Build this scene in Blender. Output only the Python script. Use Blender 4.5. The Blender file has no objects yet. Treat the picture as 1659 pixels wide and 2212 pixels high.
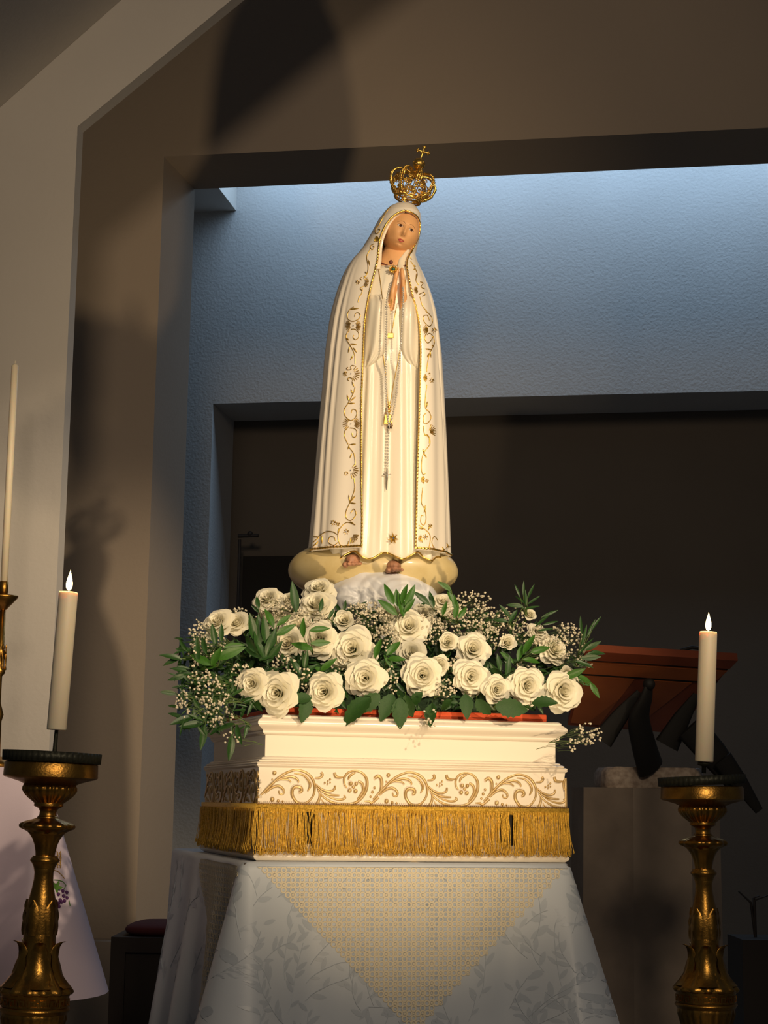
import bpy, math, random
from mathutils import Vector, Matrix, noise

random.seed(7)
PI = math.pi
R = math.radians
SC = bpy.context.scene
COL = SC.collection

# ------------------------------------------------------------------ camera
FPX = 3825.0                       # focal length in pixels of the 1659 x 2212 frame
PITCH, ROLL = R(9.3), R(0.9)
EYE = Vector((0.0, 0.0, 1.10))
_F = Vector((0, math.cos(PITCH), math.sin(PITCH)))
_R0 = Vector((1, 0, 0))
_U0 = Vector((0, -math.sin(PITCH), math.cos(PITCH)))
_R = _R0 * math.cos(ROLL) + _U0 * math.sin(ROLL)
_U = _U0 * math.cos(ROLL) - _R0 * math.sin(ROLL)
cam_data = bpy.data.cameras.new('camera')
cam_data.sensor_fit = 'VERTICAL'
cam_data.sensor_height = 36.0
cam_data.lens = 36.0 * FPX / 2212.0
cam_data.clip_start = 0.05
cam = bpy.data.objects.new('camera', cam_data)
COL.objects.link(cam)
cam.matrix_world = Matrix(((_R.x, _U.x, -_F.x, EYE.x), (_R.y, _U.y, -_F.y, EYE.y),
                           (_R.z, _U.z, -_F.z, EYE.z), (0, 0, 0, 1)))
SC.camera = cam

# ------------------------------------------------------------------ world, lights, exposure
world = bpy.data.worlds.new('world')
SC.world = world
world.use_nodes = True
_bg = world.node_tree.nodes['Background']
_bg.inputs[0].default_value = (0.74, 0.78, 0.88, 1)
_bg.inputs[1].default_value = 0.036

def look_at(o, target):
    o.rotation_euler = (Vector(target) - o.location).to_track_quat('-Z', 'Y').to_euler()

def spot(name, loc, target, power, color, angle, blend, radius):
    d = bpy.data.lights.new(name, 'SPOT')
    d.energy, d.color = power, color
    d.spot_size, d.spot_blend, d.shadow_soft_size = R(angle), blend, radius
    o = bpy.data.objects.new(name, d)
    COL.objects.link(o)
    o.location = loc
    look_at(o, target)
    return o

# warm floor spotlight in front of the table, warm spotlight from the nave ceiling on the right
spot('floor_spotlight', (0.62, 2.05, 0.12), (0.0, 4.75, 1.62), 250, (1.0, 0.74, 0.44), 37, 1.0, 0.055)
spot('ceiling_spotlight', (2.6, 0.6, 4.3), (0.06, 4.8, 1.95), 820, (1.0, 0.77, 0.50), 24, 0.6, 0.05)
spot('nave_fill_spot', (-0.6, -1.8, 4.6), (-0.9, 6.8, 3.7), 430, (1.0, 0.78, 0.55), 52, 1.0, 0.7)  # added fill lamp: brightens beam and portal, weakens the statue's shadow there
spot('sanctuary_spotlight', (1.0, 0.2, 3.3), (-0.40, 4.6, 0.70), 230, (1.0, 0.79, 0.56), 52, 0.9, 0.35)

SC.view_settings.view_transform = 'Standard'
SC.view_settings.look = 'None'
SC.view_settings.exposure = 0.0
SC.view_settings.gamma = 1.0
SC.view_settings.use_curve_mapping = False

# ------------------------------------------------------------------ projection helpers (measuring only)
def ray(px, py):
    return _F * FPX + _R * (px - 829.5) + _U * (1106.0 - py)

def P(px, py, Y):
    d = ray(px, py)
    return EYE + d * (Y / d.y)

# ------------------------------------------------------------------ mesh helpers
class MB:
    def __init__(self):
        self.v, self.f = [], []

    def grid(self, rows, close_u=False, close_v=False, flip=False):
        """rows: list of equal-length lists of points"""
        n = len(rows[0]); m = len(rows); b = len(self.v)
        for r in rows:
            self.v.extend([tuple(p) for p in r])
        for i in range(m if close_v else m - 1):
            for j in range(n if close_u else n - 1):
                a = b + i * n + j
                c = b + i * n + (j + 1) % n
                d = b + ((i + 1) % m) * n + (j + 1) % n
                e = b + ((i + 1) % m) * n + j
                self.f.append((a, e, d, c) if flip else (a, c, d, e))
        return self

    def fan(self, pts, centre, flip=False):
        b = len(self.v)
        self.v.extend([tuple(p) for p in pts]); self.v.append(tuple(centre))
        n = len(pts)
        for j in range(n):
            t = (b + j, b + (j + 1) % n, b + n)
            self.f.append(t[::-1] if flip else t)
        return self

    def box(self, x0, x1, y0, y1, z0, z1, M=None):
        b = len(self.v)
        for z in (z0, z1):
            for (x, y) in ((x0, y0), (x1, y0), (x1, y1), (x0, y1)):
                p = Vector((x, y, z))
                self.v.append(tuple(M @ p if M else p))
        for q in ((0, 3, 2, 1), (4, 5, 6, 7), (0, 1, 5, 4), (1, 2, 6, 5), (2, 3, 7, 6), (3, 0, 4, 7)):
            self.f.append(tuple(b + i for i in q))
        return self

    def tube(self, pts, rad, n=6, cap=True, flat=1.0, up=None):
        pts = [Vector(p) for p in pts]
        m = len(pts)
        rads = rad if isinstance(rad, (list, tuple)) else [rad] * m
        rows = []
        prev = None
        for i in range(m):
            t = pts[min(i + 1, m - 1)] - pts[max(i - 1, 0)]
            if t.length < 1e-9:
                t = Vector((0, 0, 1))
            t.normalize()
            if up is not None:
                a = t.cross(Vector(up))
                if a.length < 1e-5:
                    a = t.orthogonal()
            elif prev is None:
                a = t.orthogonal()
            else:
                a = prev - t * prev.dot(t)
                if a.length < 1e-6:
                    a = t.orthogonal()
            a.normalize()
            prev = a
            c = t.cross(a)
            rows.append([pts[i] + (a * math.cos(2 * PI * k / n) + c * (flat * math.sin(2 * PI * k / n))) * rads[i]
                         for k in range(n)])
        self.grid(rows, close_u=True)
        if cap:
            self.fan(rows[0], pts[0], flip=False)
            self.fan(rows[-1], pts[-1], flip=True)
            # caps wind so that they face outwards
        return self

    def lathe(self, prof, n=32, fn=None, origin=(0, 0, 0), axis=None):
        """prof: (radius, z); fn(theta, radius, z) -> radius"""
        rows = []
        for (r, z) in prof:
            row = []
            for k in range(n):
                th = 2 * PI * k / n
                rr = fn(th, r, z) if fn else r
                p = Vector((rr * math.cos(th), rr * math.sin(th), z))
                if axis is not None:
                    p = axis @ p
                row.append(p + Vector(origin))
            rows.append(row)
        self.grid(rows, close_u=True)
        return self

    def ball(self, c, r, n=8, m=6, sc=(1, 1, 1), M=None):
        rows = []
        c = Vector(c)
        for i in range(m + 1):
            la = -PI / 2 + PI * i / m
            row = []
            for k in range(n):
                lo = 2 * PI * k / n
                p = Vector((math.cos(la) * math.cos(lo) * sc[0], math.cos(la) * math.sin(lo) * sc[1], math.sin(la) * sc[2])) * r
                if M is not None:
                    p = M @ p
                row.append(c + p)
            rows.append(row)
        self.grid(rows, close_u=True)
        return self

    def prism(self, poly, lo, hi, M):
        """poly: 2D points (a, b) (counter-clockwise), extruded lo..hi; M(a, b, h) -> point"""
        b = len(self.v); n = len(poly)
        for h in (lo, hi):
            for (x, y) in poly:
                self.v.append(tuple(M(x, y, h)))
        self.f.append(tuple(b + i for i in range(n))[::-1])
        self.f.append(tuple(b + n + i for i in range(n)))
        for i in range(n):
            j = (i + 1) % n
            self.f.append((b + i, b + j, b + n + j, b + n + i))
        return self

    def mesh(self, name, smooth=True, mat=None):
        me = bpy.data.meshes.new(name)
        me.from_pydata(self.v, [], self.f)
        me.validate()
        if smooth:
            me.polygons.foreach_set('use_smooth', [True] * len(me.polygons))
        if mat:
            me.materials.append(mat)
        me.update()
        return me

    def build(self, name, mat, parent=None, smooth=True, loc=None):
        o = bpy.data.objects.new(name, self.mesh(name, smooth, mat))
        COL.objects.link(o)
        if parent:
            o.parent = parent
        if loc is not None:
            o.location = loc
        return o

def tag(o, label=None, cat=None, group=None, kind=None):
    if label: o['label'] = label
    if cat: o['category'] = cat
    if group: o['group'] = group
    if kind: o['kind'] = kind
    return o

def empty(name, loc=(0, 0, 0), label=None, cat=None, group=None):
    o = bpy.data.objects.new(name, None)
    COL.objects.link(o)
    o.location = loc
    o.empty_display_size = 0.05
    return tag(o, label, cat, group)

def inst(name, me, parent=None, M=None):
    o = bpy.data.objects.new(name, me)
    COL.objects.link(o)
    if parent: o.parent = parent
    if M is not None: o.matrix_local = M
    return o

def spline(pts, n=6):
    pts = [Vector(p) for p in pts]
    out = []
    m = len(pts)
    for i in range(m - 1):
        p0, p1, p2, p3 = pts[max(i - 1, 0)], pts[i], pts[i + 1], pts[min(i + 2, m - 1)]
        for k in range(n):
            t = k / n
            out.append(0.5 * ((2 * p1) + (p2 - p0) * t + (2 * p0 - 5 * p1 + 4 * p2 - p3) * t * t + (3 * p1 - p0 - 3 * p2 + p3) * t ** 3))
    out.append(pts[-1])
    return out

def interp(tab, x):
    """piecewise-linear table [(x, a, b, ...)] sorted by x"""
    if x <= tab[0][0]: return tab[0][1:]
    for a, b in zip(tab, tab[1:]):
        if x <= b[0]:
            t = (x - a[0]) / (b[0] - a[0])
            return tuple(u + (w - u) * t for u, w in zip(a[1:], b[1:]))
    return tab[-1][1:]

def bevel(o, w, seg=2):
    m = o.modifiers.new('bevel', 'BEVEL')
    m.width, m.segments, m.limit_method = w, seg, 'ANGLE'
    return o

# ------------------------------------------------------------------ materials
def material(name, color, rough=0.5, metal=0.0, bump=None, var=None, coat=0.0, trans=0.0, emit=None, spec=None, subsurf=0.0):
    m = bpy.data.materials.new(name)
    m.use_nodes = True
    nt = m.node_tree
    b = nt.nodes['Principled BSDF']
    b.inputs['Base Color'].default_value = (*color, 1)
    b.inputs['Roughness'].default_value = rough
    b.inputs['Metallic'].default_value = metal
    if coat:
        b.inputs['Coat Weight'].default_value = coat
        b.inputs['Coat Roughness'].default_value = 0.08
    if spec is not None:
        b.inputs['Specular IOR Level'].default_value = spec
    if subsurf:
        b.inputs['Subsurface Weight'].default_value = subsurf
        b.inputs['Subsurface Radius'].default_value = (0.012, 0.007, 0.004)
        b.inputs['Subsurface Scale'].default_value = 1.0
    if emit:
        b.inputs['Emission Color'].default_value = (*emit[0], 1)
        b.inputs['Emission Strength'].default_value = emit[1]
    tc = nt.nodes.new('ShaderNodeTexCoord')
    if var:                                  # (scale, second colour, contrast)
        nz = nt.nodes.new('ShaderNodeTexNoise')
        nz.inputs['Scale'].default_value = var[0]
        nz.inputs['Detail'].default_value = 5
        nt.links.new(tc.outputs['Object'], nz.inputs['Vector'])
        rp = nt.nodes.new('ShaderNodeValToRGB')
        k = var[2] if len(var) > 2 else 0.2
        rp.color_ramp.elements[0].position = 0.5 - k
        rp.color_ramp.elements[1].position = 0.5 + k
        rp.color_ramp.elements[0].color = (*color, 1)
        rp.color_ramp.elements[1].color = (*var[1], 1)
        nt.links.new(nz.outputs['Fac'], rp.inputs['Fac'])
        nt.links.new(rp.outputs['Color'], b.inputs['Base Color'])
    if bump:                                 # (scale, strength, distance)
        nb = nt.nodes.new('ShaderNodeTexNoise')
        nb.inputs['Scale'].default_value = bump[0]
        nb.inputs['Detail'].default_value = 4
        nt.links.new(tc.outputs['Object'], nb.inputs['Vector'])
        bp = nt.nodes.new('ShaderNodeBump')
        bp.inputs['Strength'].default_value = bump[1]
        bp.inputs['Distance'].default_value = bump[2] if len(bump) > 2 else 0.01
        nt.links.new(nb.outputs['Fac'], bp.inputs['Height'])
        nt.links.new(bp.outputs['Normal'], b.inputs['Normal'])
    if trans:
        out = nt.nodes['Material Output']
        tr = nt.nodes.new('ShaderNodeBsdfTranslucent')
        tr.inputs[0].default_value = (*color, 1)
        mx = nt.nodes.new('ShaderNodeMixShader')
        mx.inputs[0].default_value = trans
        nt.links.new(b.outputs[0], mx.inputs[1])
        nt.links.new(tr.outputs[0], mx.inputs[2])
        nt.links.new(mx.outputs[0], out.inputs['Surface'])
    return m

M = {}
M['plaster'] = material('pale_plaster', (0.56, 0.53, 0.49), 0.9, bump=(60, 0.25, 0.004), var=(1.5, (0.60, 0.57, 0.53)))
M['plaster_dimmed'] = material('dimmed_taupe_plaster', (0.37, 0.30, 0.235), 0.9, bump=(60, 0.25, 0.004), var=(1.2, (0.40, 0.325, 0.25)))  # dimmer light on pier and beam is put into this darker plaster
M['plaster_rough'] = material('roughcast_plaster', (0.50, 0.49, 0.48), 0.95, bump=(70, 0.35, 0.008), var=(2.0, (0.54, 0.53, 0.52)))
M['plaster_shade'] = material('shade_brown_plaster', (0.135, 0.112, 0.09), 0.95, bump=(70, 0.3, 0.004), var=(1.5, (0.155, 0.13, 0.105)))  # the recess gets hardly any light; that shade is put into the colour
M['floor'] = material('grey_stone_floor', (0.22, 0.20, 0.18), 0.5, var=(3, (0.28, 0.26, 0.23)))
M['statue_white'] = material('glossy_ivory_paint', (0.83, 0.77, 0.67), 0.30, coat=0.35)
M['robe_white'] = material('glossy_cream_paint', (0.83, 0.77, 0.63), 0.32, coat=0.3)
M['lining'] = material('ivory_veil_paint', (0.82, 0.72, 0.56), 0.35, coat=0.25)
M['skin'] = material('painted_skin', (0.78, 0.42, 0.18), 0.42, var=(30, (0.80, 0.43, 0.19)))
M['skin_dark'] = material('worn_painted_skin', (0.50, 0.25, 0.14), 0.5, var=(80, (0.36, 0.17, 0.10)))
M['lip'] = material('painted_lips', (0.62, 0.10, 0.07), 0.4)
M['eye_white'] = material('painted_eye_white', (0.72, 0.62, 0.52), 0.2)
M['iris'] = material('dark_brown_iris', (0.07, 0.028, 0.014), 0.12)
M['brow'] = material('brown_brow_paint', (0.30, 0.14, 0.06), 0.6)
M['gold'] = material('bright_gold_leaf', (1.0, 0.66, 0.16), 0.28, 1.0, bump=(400, 0.2, 0.001))
M['gold_thread'] = material('gold_line_paint', (0.62, 0.40, 0.07), 0.30, 0.85)
M['gold_old'] = material('antique_gold', (0.50, 0.27, 0.055), 0.33, 1.0, bump=(160, 0.35, 0.002), var=(24, (0.30, 0.15, 0.03), 0.22))
M['gold_fringe'] = material('gold_lurex_thread', (0.98, 0.64, 0.11), 0.33, 0.62, bump=(900, 0.8, 0.002), var=(240, (0.60, 0.34, 0.03), 0.14))
M['gold_wash'] = material('gold_wash_paint', (0.48, 0.31, 0.095), 0.38, 0.45, var=(55, (0.66, 0.50, 0.28), 0.25))
M['cord'] = material('dark_red_cord', (0.14, 0.035, 0.022), 0.6)
M['gem_green'] = material('green_gem', (0.02, 0.10, 0.05), 0.08, coat=1.0)
M['gem_blue'] = material('blue_gem', (0.08, 0.10, 0.16), 0.08, coat=1.0)
M['pearl'] = material('pearl', (0.66, 0.62, 0.56), 0.16, 0.35, coat=0.8)
M['silver'] = material('aged_silver', (0.48, 0.44, 0.38), 0.3, 1.0)
M['bronze'] = material('dull_bronze', (0.20, 0.12, 0.06), 0.4, 0.8)
M['globe'] = material('yellowed_globe_paint', (0.66, 0.55, 0.30), 0.38, coat=0.25, var=(14, (0.50, 0.38, 0.16), 0.25))
M['cloud'] = material('pale_blue_white_cloud_paint', (0.74, 0.76, 0.80), 0.33, coat=0.3, var=(8, (0.80, 0.80, 0.80)))
M['petal'] = material('cream_rose_petal', (0.88, 0.84, 0.66), 0.55, trans=0.22, var=(9, (0.90, 0.87, 0.74)))
M['calyx'] = material('light_green_stem', (0.20, 0.36, 0.05), 0.5)
M['leaf'] = material('glossy_green_leaf', (0.030, 0.110, 0.011), 0.42, var=(20, (0.052, 0.165, 0.016)), bump=(60, 0.15, 0.002), trans=0.12)
M['leaf_rose'] = material('dark_matt_rose_leaf', (0.016, 0.062, 0.010), 0.5, var=(30, (0.028, 0.09, 0.012)), bump=(90, 0.3, 0.003), trans=0.1)
M['leaf_dark'] = material('dark_green_leaf', (0.014, 0.055, 0.012), 0.42, var=(25, (0.03, 0.09, 0.016)), trans=0.08)
M['gyp'] = material('cream_floret', (0.80, 0.74, 0.58), 0.7, trans=0.2)
M['twig'] = material('thin_green_twig', (0.10, 0.16, 0.04), 0.6)
M['foam'] = material('dark_floral_foam', (0.012, 0.035, 0.012), 0.9, bump=(120, 0.6, 0.01))
M['red_cloth'] = material('orange_red_felt', (0.52, 0.065, 0.014), 0.8, bump=(300, 0.3, 0.001))
M['ped_white'] = material('white_gloss_lacquer', (0.82, 0.74, 0.62), 0.24, coat=0.5, bump=(40, 0.04, 0.002))
M['dark'] = material('flat_black', (0.02, 0.016, 0.012), 0.9)
M['wax'] = material('ivory_candle_wax', (0.92, 0.80, 0.60), 0.45, subsurf=0.5)
M['wick'] = material('charred_wick', (0.03, 0.02, 0.015), 0.9)
M['iron'] = material('dark_green_patina_iron', (0.045, 0.046, 0.032), 0.5, 0.6, bump=(90, 0.4, 0.003))
M['flame'] = material('candle_flame', (1.0, 0.8, 0.4), 0.5, emit=((1.0, 0.72, 0.30), 14))
M['wood_dark'] = material('dark_stained_wood', (0.025, 0.016, 0.011), 0.6, bump=(30, 0.2, 0.002))
M['burgundy'] = material('burgundy_velvet', (0.10, 0.018, 0.020), 0.9)
M['wood_red'] = material('reddish_mahogany', (0.26, 0.060, 0.020), 0.45, var=(7, (0.17, 0.038, 0.014), 0.3))
M['wood_orange'] = material('orange_brown_mahogany', (0.36, 0.105, 0.028), 0.45, var=(9, (0.25, 0.065, 0.02), 0.3))
M['granite'] = material('speckled_granite', (0.26, 0.20, 0.155), 0.7, var=(45, (0.44, 0.36, 0.29), 0.12), bump=(50, 0.5, 0.006))
M['marble'] = material('brown_marble', (0.17, 0.135, 0.105), 0.6, var=(6, (0.27, 0.215, 0.165), 0.2), bump=(30, 0.2, 0.004))
M['altar_cloth'] = material('lilac_white_linen', (0.74, 0.63, 0.74), 0.85, bump=(400, 0.15, 0.001))
M['black_bronze'] = material('blackened_bronze', (0.006, 0.005, 0.004), 0.7, 0.0)
M['lace'] = material('cream_lace_thread', (0.70, 0.63, 0.48), 0.8)
M['grape'] = material('purple_thread', (0.10, 0.02, 0.13), 0.6)
M['vine_green'] = material('green_thread', (0.10, 0.24, 0.03), 0.6)
M['wheat'] = material('golden_thread', (0.50, 0.28, 0.04), 0.5)
# ================================================================== the church
WB = R(9.9)                                   # the chancel walls stand at a slight angle: right side nearer
WU = Vector((math.cos(WB), -math.sin(WB), 0))
WN = Vector((math.sin(WB), math.cos(WB), 0))
WO = P(350, 1000, 7.0); WO.z = 0

def uz(px, py, t):
    d = ray(px, py)
    k = (t - (EYE - WO).dot(WN)) / d.dot(WN)
    p = EYE + d * k
    return (p - WO).dot(WU), p.z

def WP(u, t, z):
    return WO + WU * u + WN * t + Vector((0, 0, z))

def wbox(mb, u0, u1, t0, t1, z0, z1):
    mb.prism([(u0, t0), (u1, t0), (u1, t1), (u0, t1)], z0, z1, lambda a, b, h: WP(a, b, h))
    return mb

def struct(o, label, cat):
    return tag(o, label, cat, kind='structure')

T1 = 0.40
U_PIER = uz(337, 800, 0)[0]
U_PIERB = uz(404, 900, T1)[0]
Z_BEAM = uz(700, 322, 0)[1]
U_R = 3.6
U_L = uz(20, 1000, 0)[0] - 0.6
ZTOP = 6.2
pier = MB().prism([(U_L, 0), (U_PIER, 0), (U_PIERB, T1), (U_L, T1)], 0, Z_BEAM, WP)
struct(pier.build('wall_left', M['plaster_dimmed'], smooth=False), 'plaster pier left of the lit back wall, dimness put into its taupe colour', 'wall')
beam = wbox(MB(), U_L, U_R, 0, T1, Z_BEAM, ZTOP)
struct(beam.build('wall_upper', M['plaster_dimmed'], smooth=False), 'wide plaster beam spanning above the crown, dimness put into its brown colour', 'wall')

# rear wall with its low dark recess
TB = 2.35
T2 = TB + 0.45
U_N, Z_N = uz(460, 872, TB)
wl = wbox(MB(), U_L, U_N, TB, T2, 0, Z_N)
struct(wl.build('wall_rear_left', M['plaster_rough'], smooth=False), 'narrow blue-grey strip of rear wall left of the dark recess', 'wall')
wb = wbox(MB(), U_L, U_R, TB, T2, Z_N, ZTOP)
struct(wb.build('wall_rear', M['plaster_rough'], smooth=False), 'rough plaster rear wall washed by blue skylight', 'wall')
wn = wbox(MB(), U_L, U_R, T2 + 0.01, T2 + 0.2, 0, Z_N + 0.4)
struct(wn.build('wall_recess', M['plaster_shade'], smooth=False), 'wall at the back of the low recess, shade put into its dark brown colour', 'wall')

# ceiling slab on the left of the light well, and the well itself
Z_C = uz(465, 457, TB)[1]
U_W = uz(510, 455, TB)[0]
cs = wbox(MB(), U_L, U_W, T1, TB, Z_C, Z_C + 0.9)
struct(cs.build('ceiling', M['plaster'], smooth=False), 'flat ceiling slab ending at the skylight shaft', 'ceiling')
sk = bpy.data.lights.new('skylight', 'AREA')
sk.shape = 'RECTANGLE'
sk.size, sk.size_y = U_R - U_W - 0.1, 0.6
sk.energy, sk.color = 29, (0.50, 0.73, 1.0)
sko = bpy.data.objects.new('skylight', sk); COL.objects.link(sko)
sko.matrix_world = Matrix.Translation(WP((U_R + U_W) / 2, TB - 0.36, Z_C + 0.30)) @ Matrix.Rotation(-WB, 4, 'Z')

# near portal frame: column and sloping rafter, with the sloping ceiling above it
TP = -0.95
a0 = uz(148, 700, TP)[0]
zc = uz(168, 273, TP)[1]
pa, pb = uz(168, 273, TP), uz(500, 0, TP)
ra, rb = uz(0, 232, TP), uz(262, 0, TP)
sl = (pb[1] - pa[1]) / (pb[0] - pa[0])
sr = (rb[1] - ra[1]) / (rb[0] - ra[0])
uend = 1.2
ul = uz(0, 1000, TP)[0] - 0.7
poly = [(ul, 0), (a0, 0), (a0, zc), (uend, zc + sl * (uend - a0)), (uend, ra[1] + sr * (uend - ra[0])), (ul, ra[1] + sr * (ul - ra[0]))]
fr = MB().prism(poly, TP, TP + 0.06, lambda a, b, h: WP(a, h, b))
fo = fr.build('wall_portal', M['plaster'], smooth=False)
struct(fo, 'tan plaster column rising into a sloping rafter at left', 'wall')
poly = [(ul - .3, ra[1] + sr * (ul - .3 - ra[0])), (uend, ra[1] + sr * (uend - ra[0])), (uend, ra[1] + sr * (uend - ra[0]) + .3), (ul - .3, ra[1] + sr * (ul - .3 - ra[0]) + .3)]
cl = MB().prism(poly, -4.2, TP - 0.001, lambda a, b, h: WP(a, h, b))
struct(cl.build('ceiling_sloped', M['plaster'], smooth=False), 'grey sloping ceiling in the top left corner', 'ceiling')

fl = wbox(MB(), -6, 6, -5.2, T2, -0.12, 0.0)
struct(fl.build('floor', M['floor'], smooth=False), 'grey stone sanctuary floor', 'floor')
# stepped stone plinth along the foot of the pier
bs = wbox(MB(), U_L, U_PIER + 0.02, -0.14, -0.001, 0.0, uz(200, 2033, -0.14)[1])
struct(bs.build('baseboard_left', M['plaster_dimmed'], smooth=False), 'low grey stone plinth at the foot of the pier', 'baseboard')

# dark doorway panel and thin stand inside the recess
d0 = uz(527, 1203, T2); d1 = uz(650, 1330, T2)
dw = MB()
wbox(dw, d0[0], d0[0] + 0.75, T2 - 0.02, T2 + 0.005, 0.0, d0[1])
do = dw.build('door_1', M['dark'], smooth=False)
struct(do, 'black doorway in the recess left of the statue globe', 'door')
ms = empty('microphone_stand', WP(uz(514, 1300, T2 - .2)[0], T2 - .2, 0), 'thin dark stand with horizontal arm in the recess behind the flowers', 'stand')
hz_ = uz(508, 1158, T2 - .2)[1]
MB().lathe([(0.0, 0), (0.035, 0), (0.035, 0.012), (0.02, 0.03), (0.0, 0.03)], 20).build('foot', M['wood_dark'], ms)
MB().tube([(0, 0, 0.02), (0, 0, hz_ - 0.02)], 0.008, 8).build('pole', M['wood_dark'], ms)
b1 = uz(558, 1157, T2 - .2)[0] - uz(514, 1300, T2 - .2)[0]
MB().tube([WU * -0.01 + Vector((0, 0, hz_)), WU * b1 + Vector((0, 0, hz_ + .002))], 0.010, 8).build('arm', M['wood_dark'], ms)
MB().ball(WU * (b1 * .55) + Vector((0, 0, hz_ + .012)), 0.016).build('clamp', M['wood_dark'], ms)
# ================================================================== pedestal, table and cloths
PA = R(15.5)
DU = Vector((math.cos(PA), math.sin(PA), 0))
DV = Vector((-math.sin(PA), math.cos(PA), 0))
CFL = P(550, 1860, 4.42)                       # front-left bottom corner of the pedestal
Z_TAB = CFL.z

def along(px, py, origin, direction):
    """distance along a horizontal direction from origin at which the image column px is met"""
    d = ray(px, py); n = Vector((-d.y, d.x, 0))
    return (EYE - origin).dot(n) / direction.dot(n)

PW = along(1226, 1866, CFL, DU)
PD = along(438, 1720, CFL, DV)
PC = CFL + DU * (PW / 2) + DV * (PD / 2)

def pz(py):                                    # height above the table top, read along the front-left corner
    return P(555, py, CFL.y).z - Z_TAB

def sharp(o, ang=38):
    o.data.set_sharp_from_angle(angle=R(ang))
    return o

def rect_sweep(mb, prof, hx, hy):
    """profile of (outset, z) swept round a rectangle of half sizes hx, hy, closed by a top and a bottom face"""
    rows = []
    for (o, z) in prof:
        a, b = hx + o, hy + o
        rows.append([(-a, -b, z), (a, -b, z), (a, b, z), (-a, b, z)])
    base = len(mb.v)
    mb.grid(rows, close_u=True)
    n = len(rows)
    mb.f.append((base + 3, base + 2, base + 1, base))
    mb.f.append(tuple(base + (n - 1) * 4 + i for i in range(4)))
    return mb

ped = empty('pedestal', (PC.x, PC.y, Z_TAB), 'white lacquered pedestal with gilded scroll frieze and gold fringe under the flowers', 'pedestal')
ped.rotation_euler = (0, 0, PA)
hx, hy = PW / 2, PD / 2
zb, zf, zm, zu, zt0, zt = pz(1840), pz(1737), pz(1650), pz(1633), pz(1586), pz(1541)
def arc(o0, z0, o1, z1, n=6, bul=1.0):
    out = []
    for i in range(n + 1):
        a = PI * i / n
        out.append((o0 + (o1 - o0) * i / n + bul * math.sin(a), z0 + (z1 - z0) * i / n))
    return out
sharp(rect_sweep(MB(), [(-.006, .0004)] + arc(-.004, .002, -.004, zb - .002, 6, .008) + [(-.006, zb)], hx, hy).build('base_board', M['ped_white'], ped))
sharp(rect_sweep(MB(), [(-.016, zb), (-.016, zf)], hx, hy).build('lower_body', M['ped_white'], ped))
sharp(rect_sweep(MB(), [(-.016, zf), (-.006, zf + .001), (-.005, zf + .012), (-.009, (zf + zm) / 2), (-.005, zm - .008), (0.0, zm - .003), (0, zm)], hx, hy).build('frieze_panel', M['ped_white'], ped))
h = (zu - zm) / 3
sharp(rect_sweep(MB(), arc(-.002, zm, -.006, zm + h, 4, .004) + arc(-.008, zm + h, -.012, zm + 2 * h, 4, .004) + arc(-.014, zm + 2 * h, -.022, zu, 4, .003), hx, hy).build('step_moulding', M['ped_white'], ped))
ux, uy = hx - .024, hy - .024
sharp(rect_sweep(MB(), [(0, zu), (0, zt0)], ux, uy).build('upper_box', M['ped_white'], ped))
tm = arc(.001, zt0, .008, zt0 + .010, 4, .003) + [(.010, zt0 + .013)] + arc(.012, zt0 + .015, .012, zt - .008, 7, .013) + [(.012, zt - .004), (.006, zt)]
sharp(rect_sweep(MB(), tm, ux, uy).build('top_moulding', M['ped_white'], ped))

# gilded carving of the frieze, traced as one repeat (units of the motif, 1210 wide, 405 high)
CV = [
 ([(100,450),(200,345),(320,232),(420,178),(500,163),(590,188),(655,245),(688,330),(678,420),(630,488),(570,515),(505,498),(455,430),(455,365),(490,335),(540,345),(550,380),(525,395)], [9,13,13,12,11,13,14,12,11,12,14,16,17,17,17,17,17,14]),
 ([(240,300),(330,255),(430,230),(500,255),(520,295)], [6,9,12,12,6]),
 ([(330,262),(400,262),(440,290)], [5,8,5]),
 ([(470,200),(560,215),(620,270),(640,330),(615,385)], [5,9,12,13,6]),
 ([(170,405),(240,345),(310,328),(362,370),(358,412),(322,410),(312,380)], [8,12,13,12,10,9,7]),
 ([(690,248),(740,244),(766,215),(752,188)], [7,11,15,13]),
 ([(685,300),(760,362),(840,388),(895,368),(905,332)], [5,8,10,11,10]),
 ([(700,335),(770,392),(860,425),(950,432)], [5,9,11,8]),
 ([(790,420),(880,462),(960,475),(1012,458),(1000,430)], [5,9,12,12,8]),
 ([(720,370),(780,445),(880,503),(1000,525),(1110,512),(1190,455),(1238,360),(1240,262),(1190,195),(1110,172),(1035,195),(1000,250),(1005,315),(1030,350)], [7,10,12,13,14,16,17,15,12,11,12,11,9,6]),
 ([(1150,280),(1195,310),(1205,380),(1165,445),(1140,475)], [10,14,14,11,6]),
 ([(1045,265),(1060,225),(1120,190)], [8,13,7]),
 ([(895,190),(908,228),(955,242),(990,238)], [15,16,12,6]),
 ([(1325,225),(1360,200),(1395,230),(1402,310),(1380,390)], [16,18,18,16,10]),
 ([(1220,495),(1290,488),(1370,425)], [7,13,15]),
 ([(738,390),(742,450),(722,505)], [6,14,18]),
 ([(760,470),(790,512),(830,525)], [5,8,5]),
]
CD = [(245,465,25),(307,483,17),(355,490,12),(262,190,22),(242,262,9),(1070,305,22),(1128,308,20),(1100,342,17),(1060,377,22),(1122,385,22),
      (795,298,10),(825,310,9),(850,262,11),(826,282,9),(852,296,8),(1327,325,13),(1305,370,15),(1285,420,13),(720,515,22)]
UNIT = (zm - zf) / 405.0
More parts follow.
